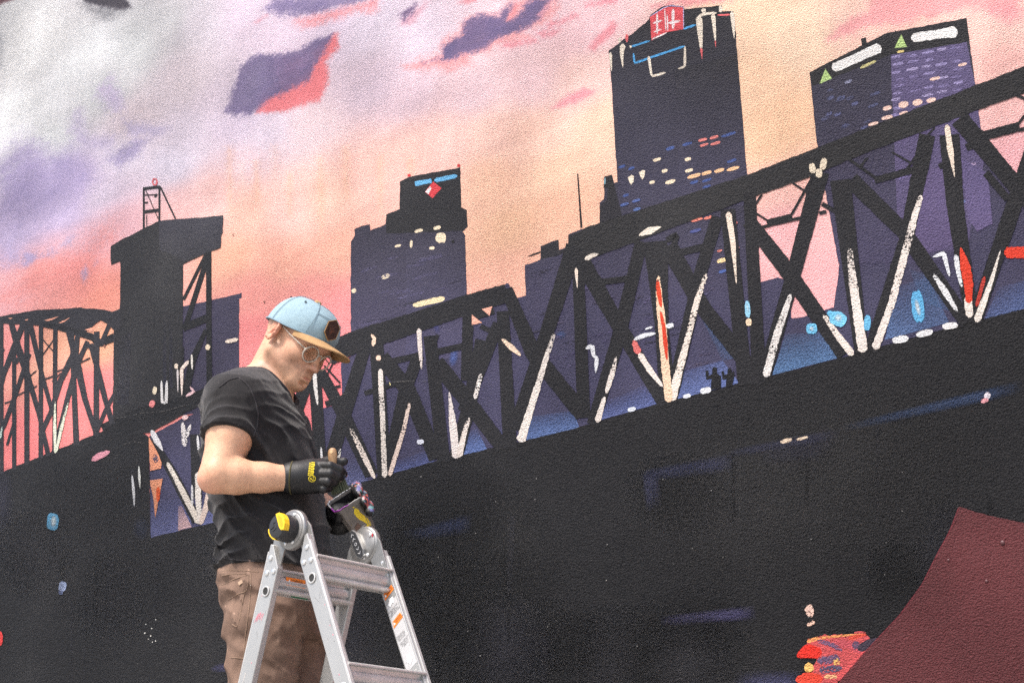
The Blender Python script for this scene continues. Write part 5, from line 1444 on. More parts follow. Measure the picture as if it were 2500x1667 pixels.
B.chain([SHN, SHN * .55 + ELN * .45 + np.array([.006, -.004, 0]), ELN], [.056, .051, .045], .03)
f1 = ELN * .76 + WRN * .24 - Z3 * .002; f2 = ELN * .42 + WRN * .58 - Z3 * .002
B.chain([ELN + np.array([.004, 0, -.002]), f1, f2, WRN], [.042, .0430, .0360, .0300], .014)
B.ell(ELN + np.array([-.018, 0, -.016]), (.027, .030, .026), None, .016)
ELF = pt(712, 1196, .235); WRF = pt(822, 1266, .085)
B.chain([SHF, ELF], [.062, .048], .03)
B.chain([ELF, ELF * .6 + WRF * .4, WRF], [.047, .047, .036], .02)
# hands inside the gloves
B.chain([WRN, pt(775, 1162, -.165)], [.030, .026], .01)
B.chain([WRF, pt(846, 1256, .075)], [.030, .026], .01)

def srgb(c): return lin(c)
def skin_col(V):
    base = np.array([.565, .325, .205]); c = np.repeat(base[None], len(V), 0)
    L = (V - HO) / HS; f_ = L @ HFW; r_ = L @ HRT; u_ = L @ HUP
    def blob(pc, rad): return np.clip(1 - np.linalg.norm((np.stack([f_, np.abs(r_), u_], -1) - np.array(pc)) / np.array(rad), axis=1), 0, 1)
    def mixc(c, m, col): return c * (1 - m[:, None]) + np.array(col)[None] * m[:, None]
    nz = fbm(V[:, 0] * 90, V[:, 1] * 90, V[:, 2] * 90, 3)
    head = np.clip((V[:, 2] - (NB[2] + .02)) / .03, 0, 1)
    face = np.clip((f_ + .0) / .03, 0, 1) * head
    c = mixc(c, face * .30, (.52, .27, .185))
    # stubble on the jaw, chin and lip
    st = np.clip((-.035 - u_ + .25 * np.clip(f_ - .06, -.1, .05)) / .020, 0, 1) * np.clip((f_ + .012) / .02, 0, 1) * np.clip((u_ + .145) / .03, 0, 1) * head
    st = np.maximum(st, np.clip(1 - np.hypot((f_ - .012) / .018, (u_ + .03) / .045), 0, 1) * head * .9)
    c = mixc(c, np.clip(st * (.52 + nz * .7), 0, .68), (.20, .115, .075))
    c = mixc(c, np.clip(1.2 * blob((.104, 0, -.087), (.012, .009, .007)), 0, .4), (.16, .09, .06))
    # cropped hair above the ear and on the nape
    hr = np.clip((u_ - .012) / .02, 0, 1) * (np.abs(r_) < .0755) * np.clip((.055 - f_) / .02, 0, 1) * head
    c = mixc(c, hr * (.55 + nz * .5), (.17, .105, .07))
    ear = np.clip((np.abs(r_) - .073) / .006, 0, 1) * (np.abs(f_) < .035) * (np.abs(u_) < .045) * head
    c = mixc(c, ear * .5, (.60, .20, .14))
    c = mixc(c, np.clip(1.5 * blob((.107, 0, -.0715), (.010, .021, .0125)), 0, .65), (.42, .15, .12))
    c = mixc(c, np.clip(1.3 * blob((.118, 0, -.04), (.016, .018, .015)), 0, .35), (.56, .24, .17))
    c = mixc(c, np.clip(1.4 * blob((.094, .032, .024), (.012, .024, .0065)), 0, .7), (.12, .065, .04))
    c = mixc(c, np.clip(1.3 * blob((.093, .031, -.0085), (.008, .013, .003)), 0, .7), (.10, .05, .035))
    c = mixc(c, np.clip(1.2 - np.linalg.norm(V - (ELN + np.array([-.03, -.02, -.03])), axis=1) / .05, 0, 1) * .35, (.62, .24, .18))
    fr = (fbm(V[:, 0] * 210, V[:, 1] * 210, V[:, 2] * 210, 2) > .20)
    c = mixc(c, fr * .30 * (1 - head * .6), (.40, .19, .11))
    red = np.clip(fbm(V[:, 0] * 22, V[:, 1] * 22, V[:, 2] * 22 + 9, 3) * 2, 0, 1)
    return mixc(c, red * .45, (.58, .26, .17))
body_o = net_obj('body', B, M_SKIN, painter, skin_col, 1)

# ---------------- t-shirt
SF = Field(np.array([-1.06, YM - .34, 2.02]), np.array([-.40, YM + .36, 2.76]), .0042)
fn0, lo, hi = loft_fn(TR_, .007)
hem_a = P(545, 1404, YM)[2]
neck_ax = (hp(-.01, 0, -.05) - NB); neck_ax /= np.linalg.norm(neck_ax)
def fold(x, y, z):
    """drape: pulls from the armpit, slanting folds over the belly and bunching at the back hem"""
    P0 = pt(600, 1060)
    u = (x - P0[0]) * 0.55 + (z - P0[2]) * 0.83; v = (x - P0[0]) * 0.83 - (z - P0[2]) * 0.55
    n1 = fbm(x * 7, y * 7, z * 7, 2); n2 = vnoise(x * 16, y * 16, z * 16) - .5
    low = np.clip((P(600, 1180, YM)[2] - z) / .18, 0, 1)
    rdg = lambda t: 1.4 * (1 - np.abs(np.sin(t * .5))) ** 2 - .45           # crisp creases, soft hollows
    a = rdg(u * 118 + n1 * 14 + v * 16) * (.0022 + .0038 * low)
    e_ = rdg((x - P0[0]) * 60 - (z - P0[2]) * 130 + n1 * 16 + 2) * .0030 * np.clip((z - P(600, 1120, YM)[2]) / .1, 0, 1)
    d_ = rdg(u * 210 + v * 40 + n1 * 22) * .0014
    b_ = rdg((z * 150 + (x - P0[0]) * -46) + n1 * 13) * .0062 * np.clip((P(600, 1240, YM)[2] - z) / .07, 0, 1) * np.clip((P(660, 1300, YM)[0] - x) / .09, 0, 1)
    c_ = rdg(u * 74 + n1 * 8 + 1.3) * .0042 * np.clip(1 - np.abs(z - P(600, 1110, YM)[2]) / .12, 0, 1)
    return (a + b_ + c_ + d_ + e_) * 1.35 + n2 * .004
def torso(x, y, z): return fn0(x, y, z) - fold(x, y, z)
SF.put(torso, lo, hi, .0)
for S_ in (SHN, SHF): SF.cap(NB - Z3 * .012, S_ + Z3 * .012, .062, .066, .045)
def sleeve(a, b, ra, rb):
    ax = (b - a) / np.linalg.norm(b - a); L = np.linalg.norm(b - a)
    def fn(x, y, z):
        px, py, pz = x - a[0], y - a[1], z - a[2]
        t = px * ax[0] + py * ax[1] + pz * ax[2]
        rr = np.sqrt((px - t * ax[0]) ** 2 + (py - t * ax[1]) ** 2 + (pz - t * ax[2]) ** 2)
        n1 = fbm(x * 9, y * 9, z * 9, 2)
        w = (1.4 * (1 - np.abs(np.sin((t * 120 + (px - py) * 60 + n1 * 14) * .5))) ** 2 - .45) * .0040 * np.clip(t / .05, 0, 1) + n1 * .008
        R_ = ra + (rb - ra) * np.clip(t / L, 0, 1) + np.clip((t - L + .022) / .003, 0, 1) * .0018
        return np.maximum(rr - R_ - w, np.maximum(t - L, -t - .03))
    SF.put(fn, np.minimum(a, b) - .09, np.maximum(a, b) + .09, .022)
SE = SHN * .47 + ELN * .53 + np.array([.003, 0, .006])
sleeve(SHN + Z3 * .005, SE, .068, .0690)
sleeve(SHF + Z3 * .005, SHF * .45 + ELF * .55, .068, .068)
# openings: neck, sleeve end, hem
SF.cap(NB + np.array([.008, 0, -.012]) - neck_ax * .0, NB + neck_ax * .25 + np.array([.02, 0, 0]), .0735, .085, .006, 's')
SF.cap(pt(684, 948, -.02), pt(694, 975, -.02) + np.array([.02, 0, 0]), .036, .018, .012, 's')
ax_ = (SE - SHN) / np.linalg.norm(SE - SHN)
SF.cap(SE + ax_ * .055, SE + ax_ * .12, .066, .066, .0, 's')
def hemcut(x, y, z): return (z - hem_a) + .035 * (x - P(545, 1382, YM)[0]) + 0 * y + .004 * np.sin(x * 40)
def hemfn(x, y, z): return -((z - (hem_a - .004)) - .02 * np.sin((x - y) * 9) * .2)
SF.put(hemfn, [-1.1, YM - .4, 1.9], [-.3, YM + .4, 2.9], 0, 'i')
SHIRT_B = np.array([.0150, .0138, .0147])
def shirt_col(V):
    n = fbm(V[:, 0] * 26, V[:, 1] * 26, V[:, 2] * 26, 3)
    shoulder_tone = np.clip((V[:, 2] - P(600, 1030, YM)[2]) / .10, 0, 1)
    c = SHIRT_B[None] * (1 + .35 * n[:, None] + .9 * shoulder_tone[:, None])  # cloth colour gets lighter towards the shoulders
    dust = fbm(V[:, 0] * 240, V[:, 1] * 240, V[:, 2] * 240, 2) > .33
    c[dust] = c[dust] * 2.2
    return c
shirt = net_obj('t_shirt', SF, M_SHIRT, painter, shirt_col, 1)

M_SEAM = simple_mat('black_rib_knit', (.030, .027, .030), .95, noise=.2, nscale=300)
def raycast(fld, px, py, y0=None, y1=None, lift=.0):
    d = ray(px, py); y0 = YM - .42 if y0 is None else y0; y1 = YM + .3 if y1 is None else y1
    t = np.linspace(y0 / d[1], y1 / d[1], 900)
    p = CAMP + d[None] * t[:, None]
    v = fld.sample(p)
    k = np.argmax(v < 0)
    return p[max(k, 1) - 1] - d / np.linalg.norm(d) * lift if (v < 0).any() else None
def seam(fld, pts, r, mat, parent, name='seam', n=26, lift=0.0, z=0):
    pts = np.asarray(pts, float); L = np.concatenate([[0], np.cumsum(np.hypot(*(pts[1:] - pts[:-1]).T))])
    t = np.linspace(0, L[-1], n); out = []
    for q in t:
        h = raycast(fld, np.interp(q, L, pts[:, 0]), np.interp(q, L, pts[:, 1]), lift=lift)
        if h is not None: out.append(h)
    if len(out) < 3: return
    out = np.array(out)
    keep = [out[0]]
    for p in out[1:]:
        if np.linalg.norm(p - keep[-1]) < .05: keep.append(p)
    if len(keep) > 2: mk(name, *tube(keep, r, 6), mat, parent, True)
# shoulder seam, armhole seam, sleeve hem, bottom hem
seam(SF, [(583,921),(600,935),(612,950),(624,980),(630,1010),(628,1040),(618,1066)], .0022, M_SEAM, shirt)
seam(SF, [(583,921),(560,926),(535,945)], .0018, M_SEAM, shirt)
seam(SF, [(497,1043),(530,1050),(560,1058),(585,1068),(602,1072)], .0016, M_SEAM, shirt, 'hem_stitch')
seam(SF, [(546,1362),(570,1366),(600,1368),(635,1371)], .0014, M_SEAM, shirt, 'hem_stitch')
# neckband: a rolled tube along the edge of the neck opening
ring_pts = []
u_, v_, n_ = basis(neck_ax)
c0_ = NB + np.array([.008, 0, -.012])
for k in range(48):
    a = 2 * math.pi * k / 48
    dirv = u_ * math.cos(a) + v_ * math.sin(a)
    tt = np.linspace(.16, -.10, 300)
    pp = c0_ + np.array([.006, 0, 0]) + neck_ax[None] * tt[:, None] + dirv[None] * .0785
    vv_ = SF.sample(pp)
    kk = np.argmax(vv_ < 0)
    if (vv_ < 0).any(): ring_pts.append(pp[kk] + neck_ax * .001)
if len(ring_pts) > 20:
    rp = np.array(ring_pts)
    for _ in range(3): rp = (np.roll(rp, 1, 0) + rp * 2 + np.roll(rp, -1, 0)) / 4
    mk('neckband', *tube(rp, .0048, 8, True), M_SEAM, shirt, True)

# ---------------- trousers and shoes
foot_t = T0 + .006 + 3 * 0.277
RUNG3 = lad('l', foot_t, 0, LW * .5) + Z3 * .03
PF = Field(np.array([-1.12, YM - .36, RUNG3[2] - .02]), np.array([-.36, YM + .46, 2.16]), .0058)
PROWS = [(1366, 566, 772, .158), (1384, 558, 780, .168), (1400, 546, 788, .178), (1430, 541, 790, .184), (1470, 548, 792, .186), (1510, 560, 793, .184), (1560, 566, 792, .178)]
PR = loft_rows(PROWS)
fnp, lop, hip = loft_fn(PR, 0.0, 2.3)
def pfold(x, y, z):
    n1 = fbm(x * 8, y * 8, z * 8, 2); P0 = pt(600, 1500)
    rdg = lambda t: 1.4 * (1 - np.abs(np.sin(t * .5))) ** 2 - .45
    return rdg((x - P0[0]) * 60 + (z - P0[2]) * 95 + n1 * 14) * .0036 + rdg((x - P0[0]) * 150 + (z - P0[2]) * -60 + n1 * 18) * .0016 + np.sin((x - P0[0]) * -38 + (z - P0[2]) * 70 + n1 * 9) * .0020 + n1 * .003
PF.put(lambda x, y, z: fnp(x, y, z) - pfold(x, y, z), lop, hip)
hipN = pt(646, 1540, -.090); hipF = pt(706, 1540, .095)
kneeN = np.array([P(662, 1600, YM)[0], YM - .10, RUNG3[2] + .46]); kneeF = np.array([P(715, 1600, YM)[0], YM + .09, RUNG3[2] + .46])
ankN = RUNG3 - LB * .10 + LA * -.09 + Z3 * .10; ankF = RUNG3 - LB * .10 + LA * .10 + Z3 * .10
for a, k_, e in ((hipN, kneeN, ankN), (hipF, kneeF, ankF)):
    def legfn(a=a, b=k_, ra=.096, rb=.080):
        ba = b - a; L2 = float(ba @ ba)
        def fn(x, y, z):
            px, py, pz = x - a[0], y - a[1], z - a[2]
            t = np.clip((px * ba[0] + py * ba[1] + pz * ba[2]) / L2, 0, 1)
            return np.sqrt((px - t * ba[0]) ** 2 + (py - t * ba[1]) ** 2 + (pz - t * ba[2]) ** 2) - (ra + (rb - ra) * t) - pfold(x, y, z)
        return fn
    PF.put(legfn(), np.minimum(a, k_) - .11, np.maximum(a, k_) + .11, .03)
    PF.put(legfn(k_, e, .078, .066), np.minimum(k_, e) - .1, np.maximum(k_, e) + .1, .03)
PANT_B = np.array([.172, .112, .084])
def pants_col(V):
    n = fbm(V[:, 0] * 14, V[:, 1] * 14, V[:, 2] * 14, 3); n2 = fbm(V[:, 0] * 60, V[:, 1] * 60, V[:, 2] * 60, 2)
    c = PANT_B[None] * (1 + .5 * n[:, None] + .25 * n2[:, None])
    sp = fbm(V[:, 0] * 120, V[:, 1] * 120, V[:, 2] * 120 + 5, 2) > .36
    c[sp] = c[sp] * 1.9
    return c
pants = net_obj('trousers', PF, M_PANTS, painter, pants_col, 1)
for pts in ([(543,1393),(560,1391),(590,1392),(632,1396)],[(541,1405),(565,1401),(600,1400)]):
    seam(PF, pts, .0011, M_THREAD, pants, 'waistband_stitch')
seam(PF, [(541,1428),(575,1412),(606,1402),(606,1425),(603,1436)], .0011, M_THREAD, pants, 'pocket_edge')
seam(PF, [(598,1440),(592,1470),(585,1510),(578,1530),(566,1523)], .0011, M_THREAD, pants, 'side_seam')
seam(PF, [(603,1436),(600,1443),(580,1450),(556,1464)], .0011, M_THREAD, pants, 'pocket_edge')
seam(PF, [(563,1604),(590,1606),(600,1608)], .0011, M_THREAD, pants, 'pocket_edge')
seam(PF, [(612,1400),(612,1440),(606,1500),(598,1560),(592,1640)], .0011, M_THREAD, pants, 'side_seam')
h_ = raycast(PF, 587, 1421, lift=.002)
if h_ is not None:
    nrm = np.array([-.45, -.88, -.1]); ux, uy, _ = basis(nrm)
    mk('pocket_tag', *boxv(h_, (ux * .9 + uy * .45) * .0065, (uy * .9 - ux * .45) * .0045, nrm / np.linalg.norm(nrm) * .001), M_PATCH, pants)
M_BOOT = simple_mat('worn_work_boot', (.07, .045, .03), .8, noise=.2)
for e in (ankN, ankF):
    sf = Field(e + np.array([-.2, -.2, -.14]), e + np.array([.34, .2, .12]), .006)
    fw = LB * .9 + LA * -.1; fw /= np.linalg.norm(fw); fs = np.cross(Z3, fw); FM = np.stack([fw, fs, Z3])
    sf.cap(e + Z3 * .03, e - Z3 * .05, .052, .052, .02); sf.ell(e + fw * .075 - Z3 * .052, (.15, .046, .040), FM, .04); sf.ell(e + fw * .07 - Z3 * .085, (.155, .050, .018), FM, .008)
    net_obj('boot', sf, M_BOOT, painter, None, 2)

# ---------------- cap
def cap_crown():
    V, F = [], []
    nt_, nh = 72, 22
    for i in range(nh + 1):
        a = i / nh
        for k in range(nt_):
            th = 2 * math.pi * k / nt_
            cf, sr = math.cos(th), math.sin(th)
            front = max(0, cf)
            rim = .022 + .016 * front ** 2 - .004 * (max(0, -cf) ** 2)
            top = .124
            ph = a * math.pi / 2
            rad = math.cos(ph) ** (.62 + .0 * front); hgt = math.sin(ph) ** (1.05)
            Rf = .113 if cf > 0 else .103
            x = .002 + rad * Rf * cf + .014 * front * math.sin(ph * 2) * .9 * rad
            y = rad * .0895 * sr
            z = rim + (top - rim) * hgt * (1 - .10 * max(0, -cf) * (1 - a))
            w = 1 + .012 * math.sin(th * 5 + a * 4) * (1 - a) * (1 if cf < .3 else .15) + .010 * math.sin(th * 9 - a * 7 + 1) * a * (1 - a) * 2
            V.append(hp(x * w, y * w, z))
    for i in range(nh):
        for k in range(nt_):
            j = (k + 1) % nt_
            F.append((i * nt_ + k, i * nt_ + j, (i + 1) * nt_ + j, (i + 1) * nt_ + k))
    return np.array(V), F, nt_, nh
cv, cf_, nt_, nh = cap_crown()
cap_o = mk('cap', cv, cf_, M_DENIM, painter, True)
sm = cap_o.modifiers.new('thickness', 'SOLIDIFY'); sm.thickness = .0025; sm.offset = 1
ss_ = cap_o.modifiers.new('smooth', 'SUBSURF'); ss_.levels = 1; ss_.render_levels = 1
at = cap_o.data.color_attributes.new('paint', 'FLOAT_COLOR', 'POINT')
cc_ = np.ones((len(cv), 4), np.float32); cc_[:, :3] = np.array([.245, .345, .395])[None] * (1 + .10 * fbm(cv[:, 0] * 40, cv[:, 1] * 40, cv[:, 2] * 40, 3))[:, None]
at.data.foreach_set('color', cc_.ravel())
M_STITCH = simple_mat('pale_blue_stitching', (.17, .25, .30), .9)
G = cv.reshape(nh + 1, nt_, 3)
cen_cap = hp(0, 0, .06)
def on_crown(th, a, out=.0026):
    k = (th / (2 * math.pi) * nt_) % nt_; i = min(a * nh, nh - 1e-6)
    k0, i0 = int(k), int(i); fk, fi = k - k0, i - i0; k1 = (k0 + 1) % nt_
    p = (G[i0, k0] * (1 - fk) + G[i0, k1] * fk) * (1 - fi) + (G[i0 + 1, k0] * (1 - fk) + G[i0 + 1, k1] * fk) * fi
    d = p - cen_cap; return p + d / np.linalg.norm(d) * out
for th in (48, -48, 108, -108, 180):
    mk('panel_seam', *tube([on_crown(math.radians(th), a) for a in np.linspace(.0, .97, 24)], .0009, 6), M_STITCH, cap_o, True)
mk('panel_seam', *tube([on_crown(math.radians(t), .50) for t in np.linspace(48, -48, 24)], .0009, 6), M_STITCH, cap_o, True)
rim_pts = [on_crown(2 * math.pi * k / 64, 0.01, .0022) for k in range(64)]
mk('rim_band', *tube(rim_pts, .0022, 6, True), M_STITCH, cap_o, True)
for th in (78, -78, 150):
    p = on_crown(math.radians(th), .62, .0028); d = p - cen_cap
    mk('eyelet', *lathe(p, d, [(.0010, .0006), (.0028, .0012), (.0034, 0)], 12), M_DENIM, cap_o, True)
bp_ = hp(.004, 0, .1262)
mk('button', *lathe(bp_, HUP, [(.010, -.002), (.010, .002), (.007, .005), (0, .006)], 20), M_SUEDE, cap_o, True, 40)
# brim: flat suede visor
def brim_surface():
    V, F = [], []
    nu, nv = 30, 10
    for layer in (0, 1):
        for j in range(nv + 1):
            b = j / nv
            for i in range(nu + 1):
                th = math.radians(-62 + 124 * i / nu)
                ri = np.array([.002 + .113 * math.cos(th) * 1.0, .0895 * math.sin(th)])
                q = (i / nu) * 2 - 1
                reach = .078 * (1 - abs(q) ** 3.2)
                side = 1 + .10 * b * (1 - abs(q))
                x = ri[0] + reach * b; y = ri[1] * side
                rim = .024 + .016 * max(0, math.cos(th)) ** 2
                z = rim - .007 * b - .010 * (y / .09) ** 2 * b - (.0035 if layer else 0)
                V.append(hp(x, y, z))
    m = (nu + 1); o = m * (nv + 1)
    for j in range(nv):
        for i in range(nu):
            a = j * m + i
            F.append((a, a + m, a + m + 1, a + 1)); F.append((o + a, o + a + 1, o + a + m + 1, o + a + m))
    for i in range(nu):
        a = nv * m + i; F.append((a, o + a, o + a + 1, a + 1)); a = i; F.append((a, a + 1, o + a + 1, o + a))
    for j in range(nv):
        a = j * m; F.append((a, o + a, o + a + m, a + m)); a = j * m + nu; F.append((a, a + m, o + a + m, o + a))
    return np.array(V), F
brim = mk('brim', *brim_surface(), M_SUEDE, cap_o, True, 50)
# hexagonal leather patch on the front panel
pc = on_crown(math.radians(14), .30, .004)
pn = pc - hp(-.02, 0, .045); pn /= np.linalg.norm(pn)
pu = HUP - pn * (HUP @ pn); pu /= np.linalg.norm(pu); pr = np.cross(pu, pn)
hexp = [(math.cos(math.radians(a)) , math.sin(math.radians(a))) for a in (90, 30, -30, -90, -150, 150)]
v, f = prism([pc + pr * x * .026 + pu * y * .030 - pn * .003 for x, y in hexp], pn * .0045)
patch = bevel_obj(mk('leather_patch', v, f, M_LEATHER, cap_o), .0006)
M_PEDGE = simple_mat('pale_patch_edge', (.34, .20, .08), .8)
loop = [pc + pr * x * .0265 + pu * y * .0305 + pn * .0012 for x, y in hexp]
mk('patch_edge', *tube(loop, .0011, 6, True), M_PEDGE, patch)
for k in range(6):
    x0 = random.uniform(-.012, .012)
    mk('embossed_line', *tube([pc + pr * x0 + pu * random.uniform(0, .014) + pn * .0016, pc + pr * (x0 + random.uniform(-.005, .005)) - pu * random.uniform(.004, .014) + pn * .0016], .0006, 5), simple_mat('burnt_mark', (.16, .05, .02), .6), patch)

# ---------------- glasses
def ring(c, n, up, rx, ry, r, seg=40):
    side = np.cross(up, n); side /= np.linalg.norm(side)
    pts = [c + side * rx * math.cos(t) + up * ry * math.sin(t) * (1 - .05 * math.cos(2 * t)) for t in np.linspace(0, 2 * math.pi, seg, endpoint=False)]
    return tube(pts, r, 8, True)
gl = mk('glasses', *tube([hp(.112, -.010, -.004), hp(.1155, 0, .002), hp(.112, .010, -.004)], .0020, 8), M_FRAME, painter, True)
for q in (1, -1):
    c = hp(.108, q * .033, -.010); nn = HFW * .96 + HRT * q * .16 - HUP * .2; nn /= np.linalg.norm(nn)
    uu = HUP - nn * (HUP @ nn); uu /= np.linalg.norm(uu)
    rim_o = mk('rim', *ring(c, nn, uu, .0245, .0215, .0024), M_FRAME, gl, True)
    v, f = lathe(c, nn, [(0, -.0008), (.0215, -.0008), (.0215, .0008), (0, .0008)], 32)
    mk('lens', v, f, M_LENS, rim_o)
    mk('temple', *tube([hp(.100, q * .060, -.004), hp(.085, q * .071, .000), hp(.04, q * .076, .010), hp(.005, q * .079, .020), hp(-.012, q * .080, .008)], .0017, 8), M_FRAME, gl, True)
    mk('temple', *tube([hp(.106, q * .055, -.004), hp(.100, q * .060, -.004)], .0019, 8), M_FRAME, gl, True)

# ---------------- gloves
GB = np.array([.009, .009, .0100])
def paint_smears(pal, thr, sc, region=None):
    def fn(V):
        c = np.repeat(GB[None], len(V), 0)
        for k, col in enumerate(pal):
            m = fbm(V[:, 0] * sc + k * 7, V[:, 1] * sc + k * 3, V[:, 2] * sc, 2) > thr
            if region is not None: m &= region(V)
            c[m] = col
        return c
    return fn
gz = -.110
RG = Field(pt(700, 1220, -.22), pt(860, 1100, .0), .0026) if False else Field(np.minimum(pt(695, 1225, -.26), pt(860, 1090, -.05)) - .02, np.maximum(pt(695, 1225, -.26), pt(860, 1090, -.05)) + .02, .0026)
g = lambda x, y, d: pt(x, y, d - .055)
RG.chain([g(713, 1166, -.123), g(735, 1165, -.118), g(752, 1163, -.115)], [.0400, .0400, .0400], .01)
RG.ell(g(770, 1161, -.112), (.040, .029, .041), None, .02)
RG.ell(g(784, 1164, -.106), (.026, .026, .036), None, .015)
RG.chain([g(780, 1136, -.128), g(806, 1137, -.142), g(830, 1146, -.132), g(840, 1157, -.112)], [.0120, .0118, .0108, .0095], .002)      # index
RG.chain([g(782, 1156, -.134), g(806, 1156, -.146), g(824, 1162, -.132), g(831, 1168, -.110)], [.0122, .0118, .0108, .0095], .002)      # middle
RG.chain([g(780, 1175, -.130), g(800, 1176, -.142), g(814, 1178, -.126), g(818, 1178, -.104)], [.0118, .0114, .0105, .0095], .002)      # ring
RG.chain([g(774, 1192, -.120), g(790, 1194, -.132), g(803, 1191, -.116), g(807, 1186, -.096)], [.0108, .0104, .0098, .0090], .002)      # little
RG.chain([g(778, 1136, -.088), g(802, 1128, -.076), g(822, 1131, -.080), g(840, 1126, -.082)], [.0180, .0145, .0130, .0105], .008)  # thumb
tipR = g(838, 1160, -.110)
right_glove = net_obj('glove', RG, M_GLOVE, painter, paint_smears([(.55, .18, .12), (.40, .32, .30), (.03, .05, .09)], .20, 110, lambda V: np.linalg.norm(V - tipR, axis=1) < .020), 1)
mk('cuff_edge', *tube([g(713, 1166, -.1230) + (np.array([.12, .25, 0]) * 0 + (np.array([0, 1.0, 0]) * math.cos(t) + np.array([.03, 0, 1.0]) * math.sin(t)) * .0398) for t in np.linspace(0, 2 * math.pi, 36, endpoint=False)], .0022, 6, True), simple_mat('yellow_black_cuff_hem', (.05, .042, .012), .8), right_glove, True)
# yellow brand print across the wrist: two rows of blocky letters over a round badge
M_YPRINT = simple_mat('yellow_glove_print', (.72, .56, .02), .6)
def print_on(fld, x, y, hw, hh, ang, parent, mat, name):
    c = raycast(fld, x, y, lift=.0006)
    if c is None: return
    e = .004
    a = raycast(fld, x + 3, y, lift=.0006); b = raycast(fld, x, y - 3, lift=.0006)
    ux = a - c if a is not None else np.array([1, 0, 0]); uy = b - c if b is not None else Z3
    ux = ux / np.linalg.norm(ux); uy = uy - ux * (ux @ uy); uy /= np.linalg.norm(uy); n = np.cross(ux, uy)
    ca, sa = math.cos(ang), math.sin(ang); e1 = ux * ca + uy * sa; e2 = uy * ca - ux * sa
    n = n * (1 if n[1] < 0 else -1)
    mk(name, *boxv(c, e1 * hw, e2 * hh, n * .0007), mat, parent)
for k in range(8):
    yy = 1129 + k * 4.1; xx = 764.5 - k * .55
    print_on(RG, xx, yy, .0042, .0014, math.radians(-6 + 5 * (k % 3)), right_glove, M_YPRINT, 'printed_letter')
    print_on(RG, xx - 7.2, yy + 1.2, .0021, .0012, math.radians(8 - 6 * (k % 2)), right_glove, M_YPRINT, 'printed_letter')
    if k % 2: print_on(RG, xx + 3.5, yy + 2.0, .0010, .0020, 0.2, right_glove, M_YPRINT, 'printed_letter')
badge = []
for t in np.linspace(0, 2 * math.pi, 20, endpoint=False):
    h = raycast(RG, 762 + 8.2 * math.cos(t), 1168 + 7.6 * math.sin(t), lift=.0006)
    if h is not None: badge.append(h)
if len(badge) > 10: mk('printed_badge', *tube(badge, .0010, 5, True), M_YPRINT, right_glove)
for x, y, a_, b_ in ((759, 1168, .0016, .0028), (764, 1171, .0022, .0014), (765, 1165, .0014, .0018)): print_on(RG, x, y, a_, b_, .4, right_glove, M_YPRINT, 'printed_mark')

# ---------------- paint cup in his left hand
ex = np.array([.84, .10, .52]); ez = np.array([-.42, -.62, .66]); ez /= np.linalg.norm(ez); ex = ex - ez * (ex @ ez); ex /= np.linalg.norm(ex); ey = np.cross(ez, ex)
CR = pt(842, 1219, .02)                 # centre of the rim
CUPH = .104
def sq(h, half, ch):
    half *= 1.08
    q = [(-half, -half + ch), (-half + ch, -half), (half - ch, -half), (half, -half + ch), (half, half - ch), (half - ch, half), (-half + ch, half), (-half, half - ch)]
    return [CR + ex * a + ey * b + ez * h for a, b in q]
rings_ = [(-CUPH, .000, .0), (-CUPH, .0270, .006), (-CUPH + .003, .0285, .007), (-.012, .0372, .010), (-.011, .0400, .011), (-.001, .0405, .011), (0, .0395, .011), (-.001, .0378, .010), (-.004, .0366, .010), (-CUPH + .006, .0270, .006), (-CUPH + .006, .0, .0)]
V, F = [], []
for h, a, c in rings_:
    V += sq(h, max(a, 1e-4), c if a > .01 else 0.0)
for i in range(len(rings_) - 1):
    for k in range(8):
        j = (k + 1) % 8
        F.append((i * 8 + k, i * 8 + j, (i + 1) * 8 + j, (i + 1) * 8 + k))
CUPBASE = CR - ez * CUPH
cup = root('paint_cup', tuple(CUPBASE), 'dark grey square plastic paint cup with yellow paint splashes in the painter\'s left hand', 'cup')
M_CUP = simple_mat('grey_plastic_cup', (.15, .135, .122), .42, noise=.25, nscale=60)
M_CUPIN = simple_mat('dried_dark_paint', (.010, .009, .011), .45, noise=.4, nscale=60)
M_YPAINT = simple_mat('yellow_paint', (.78, .58, .01), .4)
M_WPAINT = simple_mat('white_paint', (.72, .71, .69), .45)
M_PPAINT = simple_mat('purple_paint', (.20, .02, .24), .45)
cup_o = mk('cup_wall', np.array(V), F, M_CUP, cup, True, 30)
Vi, Fi = [], []
for h, a, c in ((-.006, .0364, .010), (-CUPH + .007, .0268, .006), (-CUPH + .007, .0001, 0)): Vi += sq(h, a, c)
for i in range(2):
    for k in range(8):
        j = (k + 1) % 8; Fi.append((i * 8 + k, (i + 1) * 8 + k, (i + 1) * 8 + j, i * 8 + j))
mk('paint_film', np.array(Vi), [f[::-1] for f in Fi], M_CUPIN, cup, True, 30)
def on_cup(sx, h, out=.0006):
    """front face (towards the camera): sx -1..1 across, h 0..1 from rim to base"""
    half = (.0372 + (.0285 - .0372) * h) * 1.08
    return CR + ex * sx * (half - .008) - ey * (half + out) - ez * (.012 + h * (CUPH - .016))
def splash(name, pts, mat):
    b = [on_cup(a, c, .0002) for a, c in pts]
    nrm = -ey
    v, f = prism(b, nrm * .0009); mk(name, v, f, mat, cup_o)
splash('yellow_splash', [(-.05, .20), (.10, .10), (.28, .08), (.44, .18), (.46, .30), (.68, .46), (.86, .60), (.98, .72), (.96, .86), (.70, .86), (.52, .72), (.30, .58), (.10, .48), (-.02, .36)], M_YPAINT)
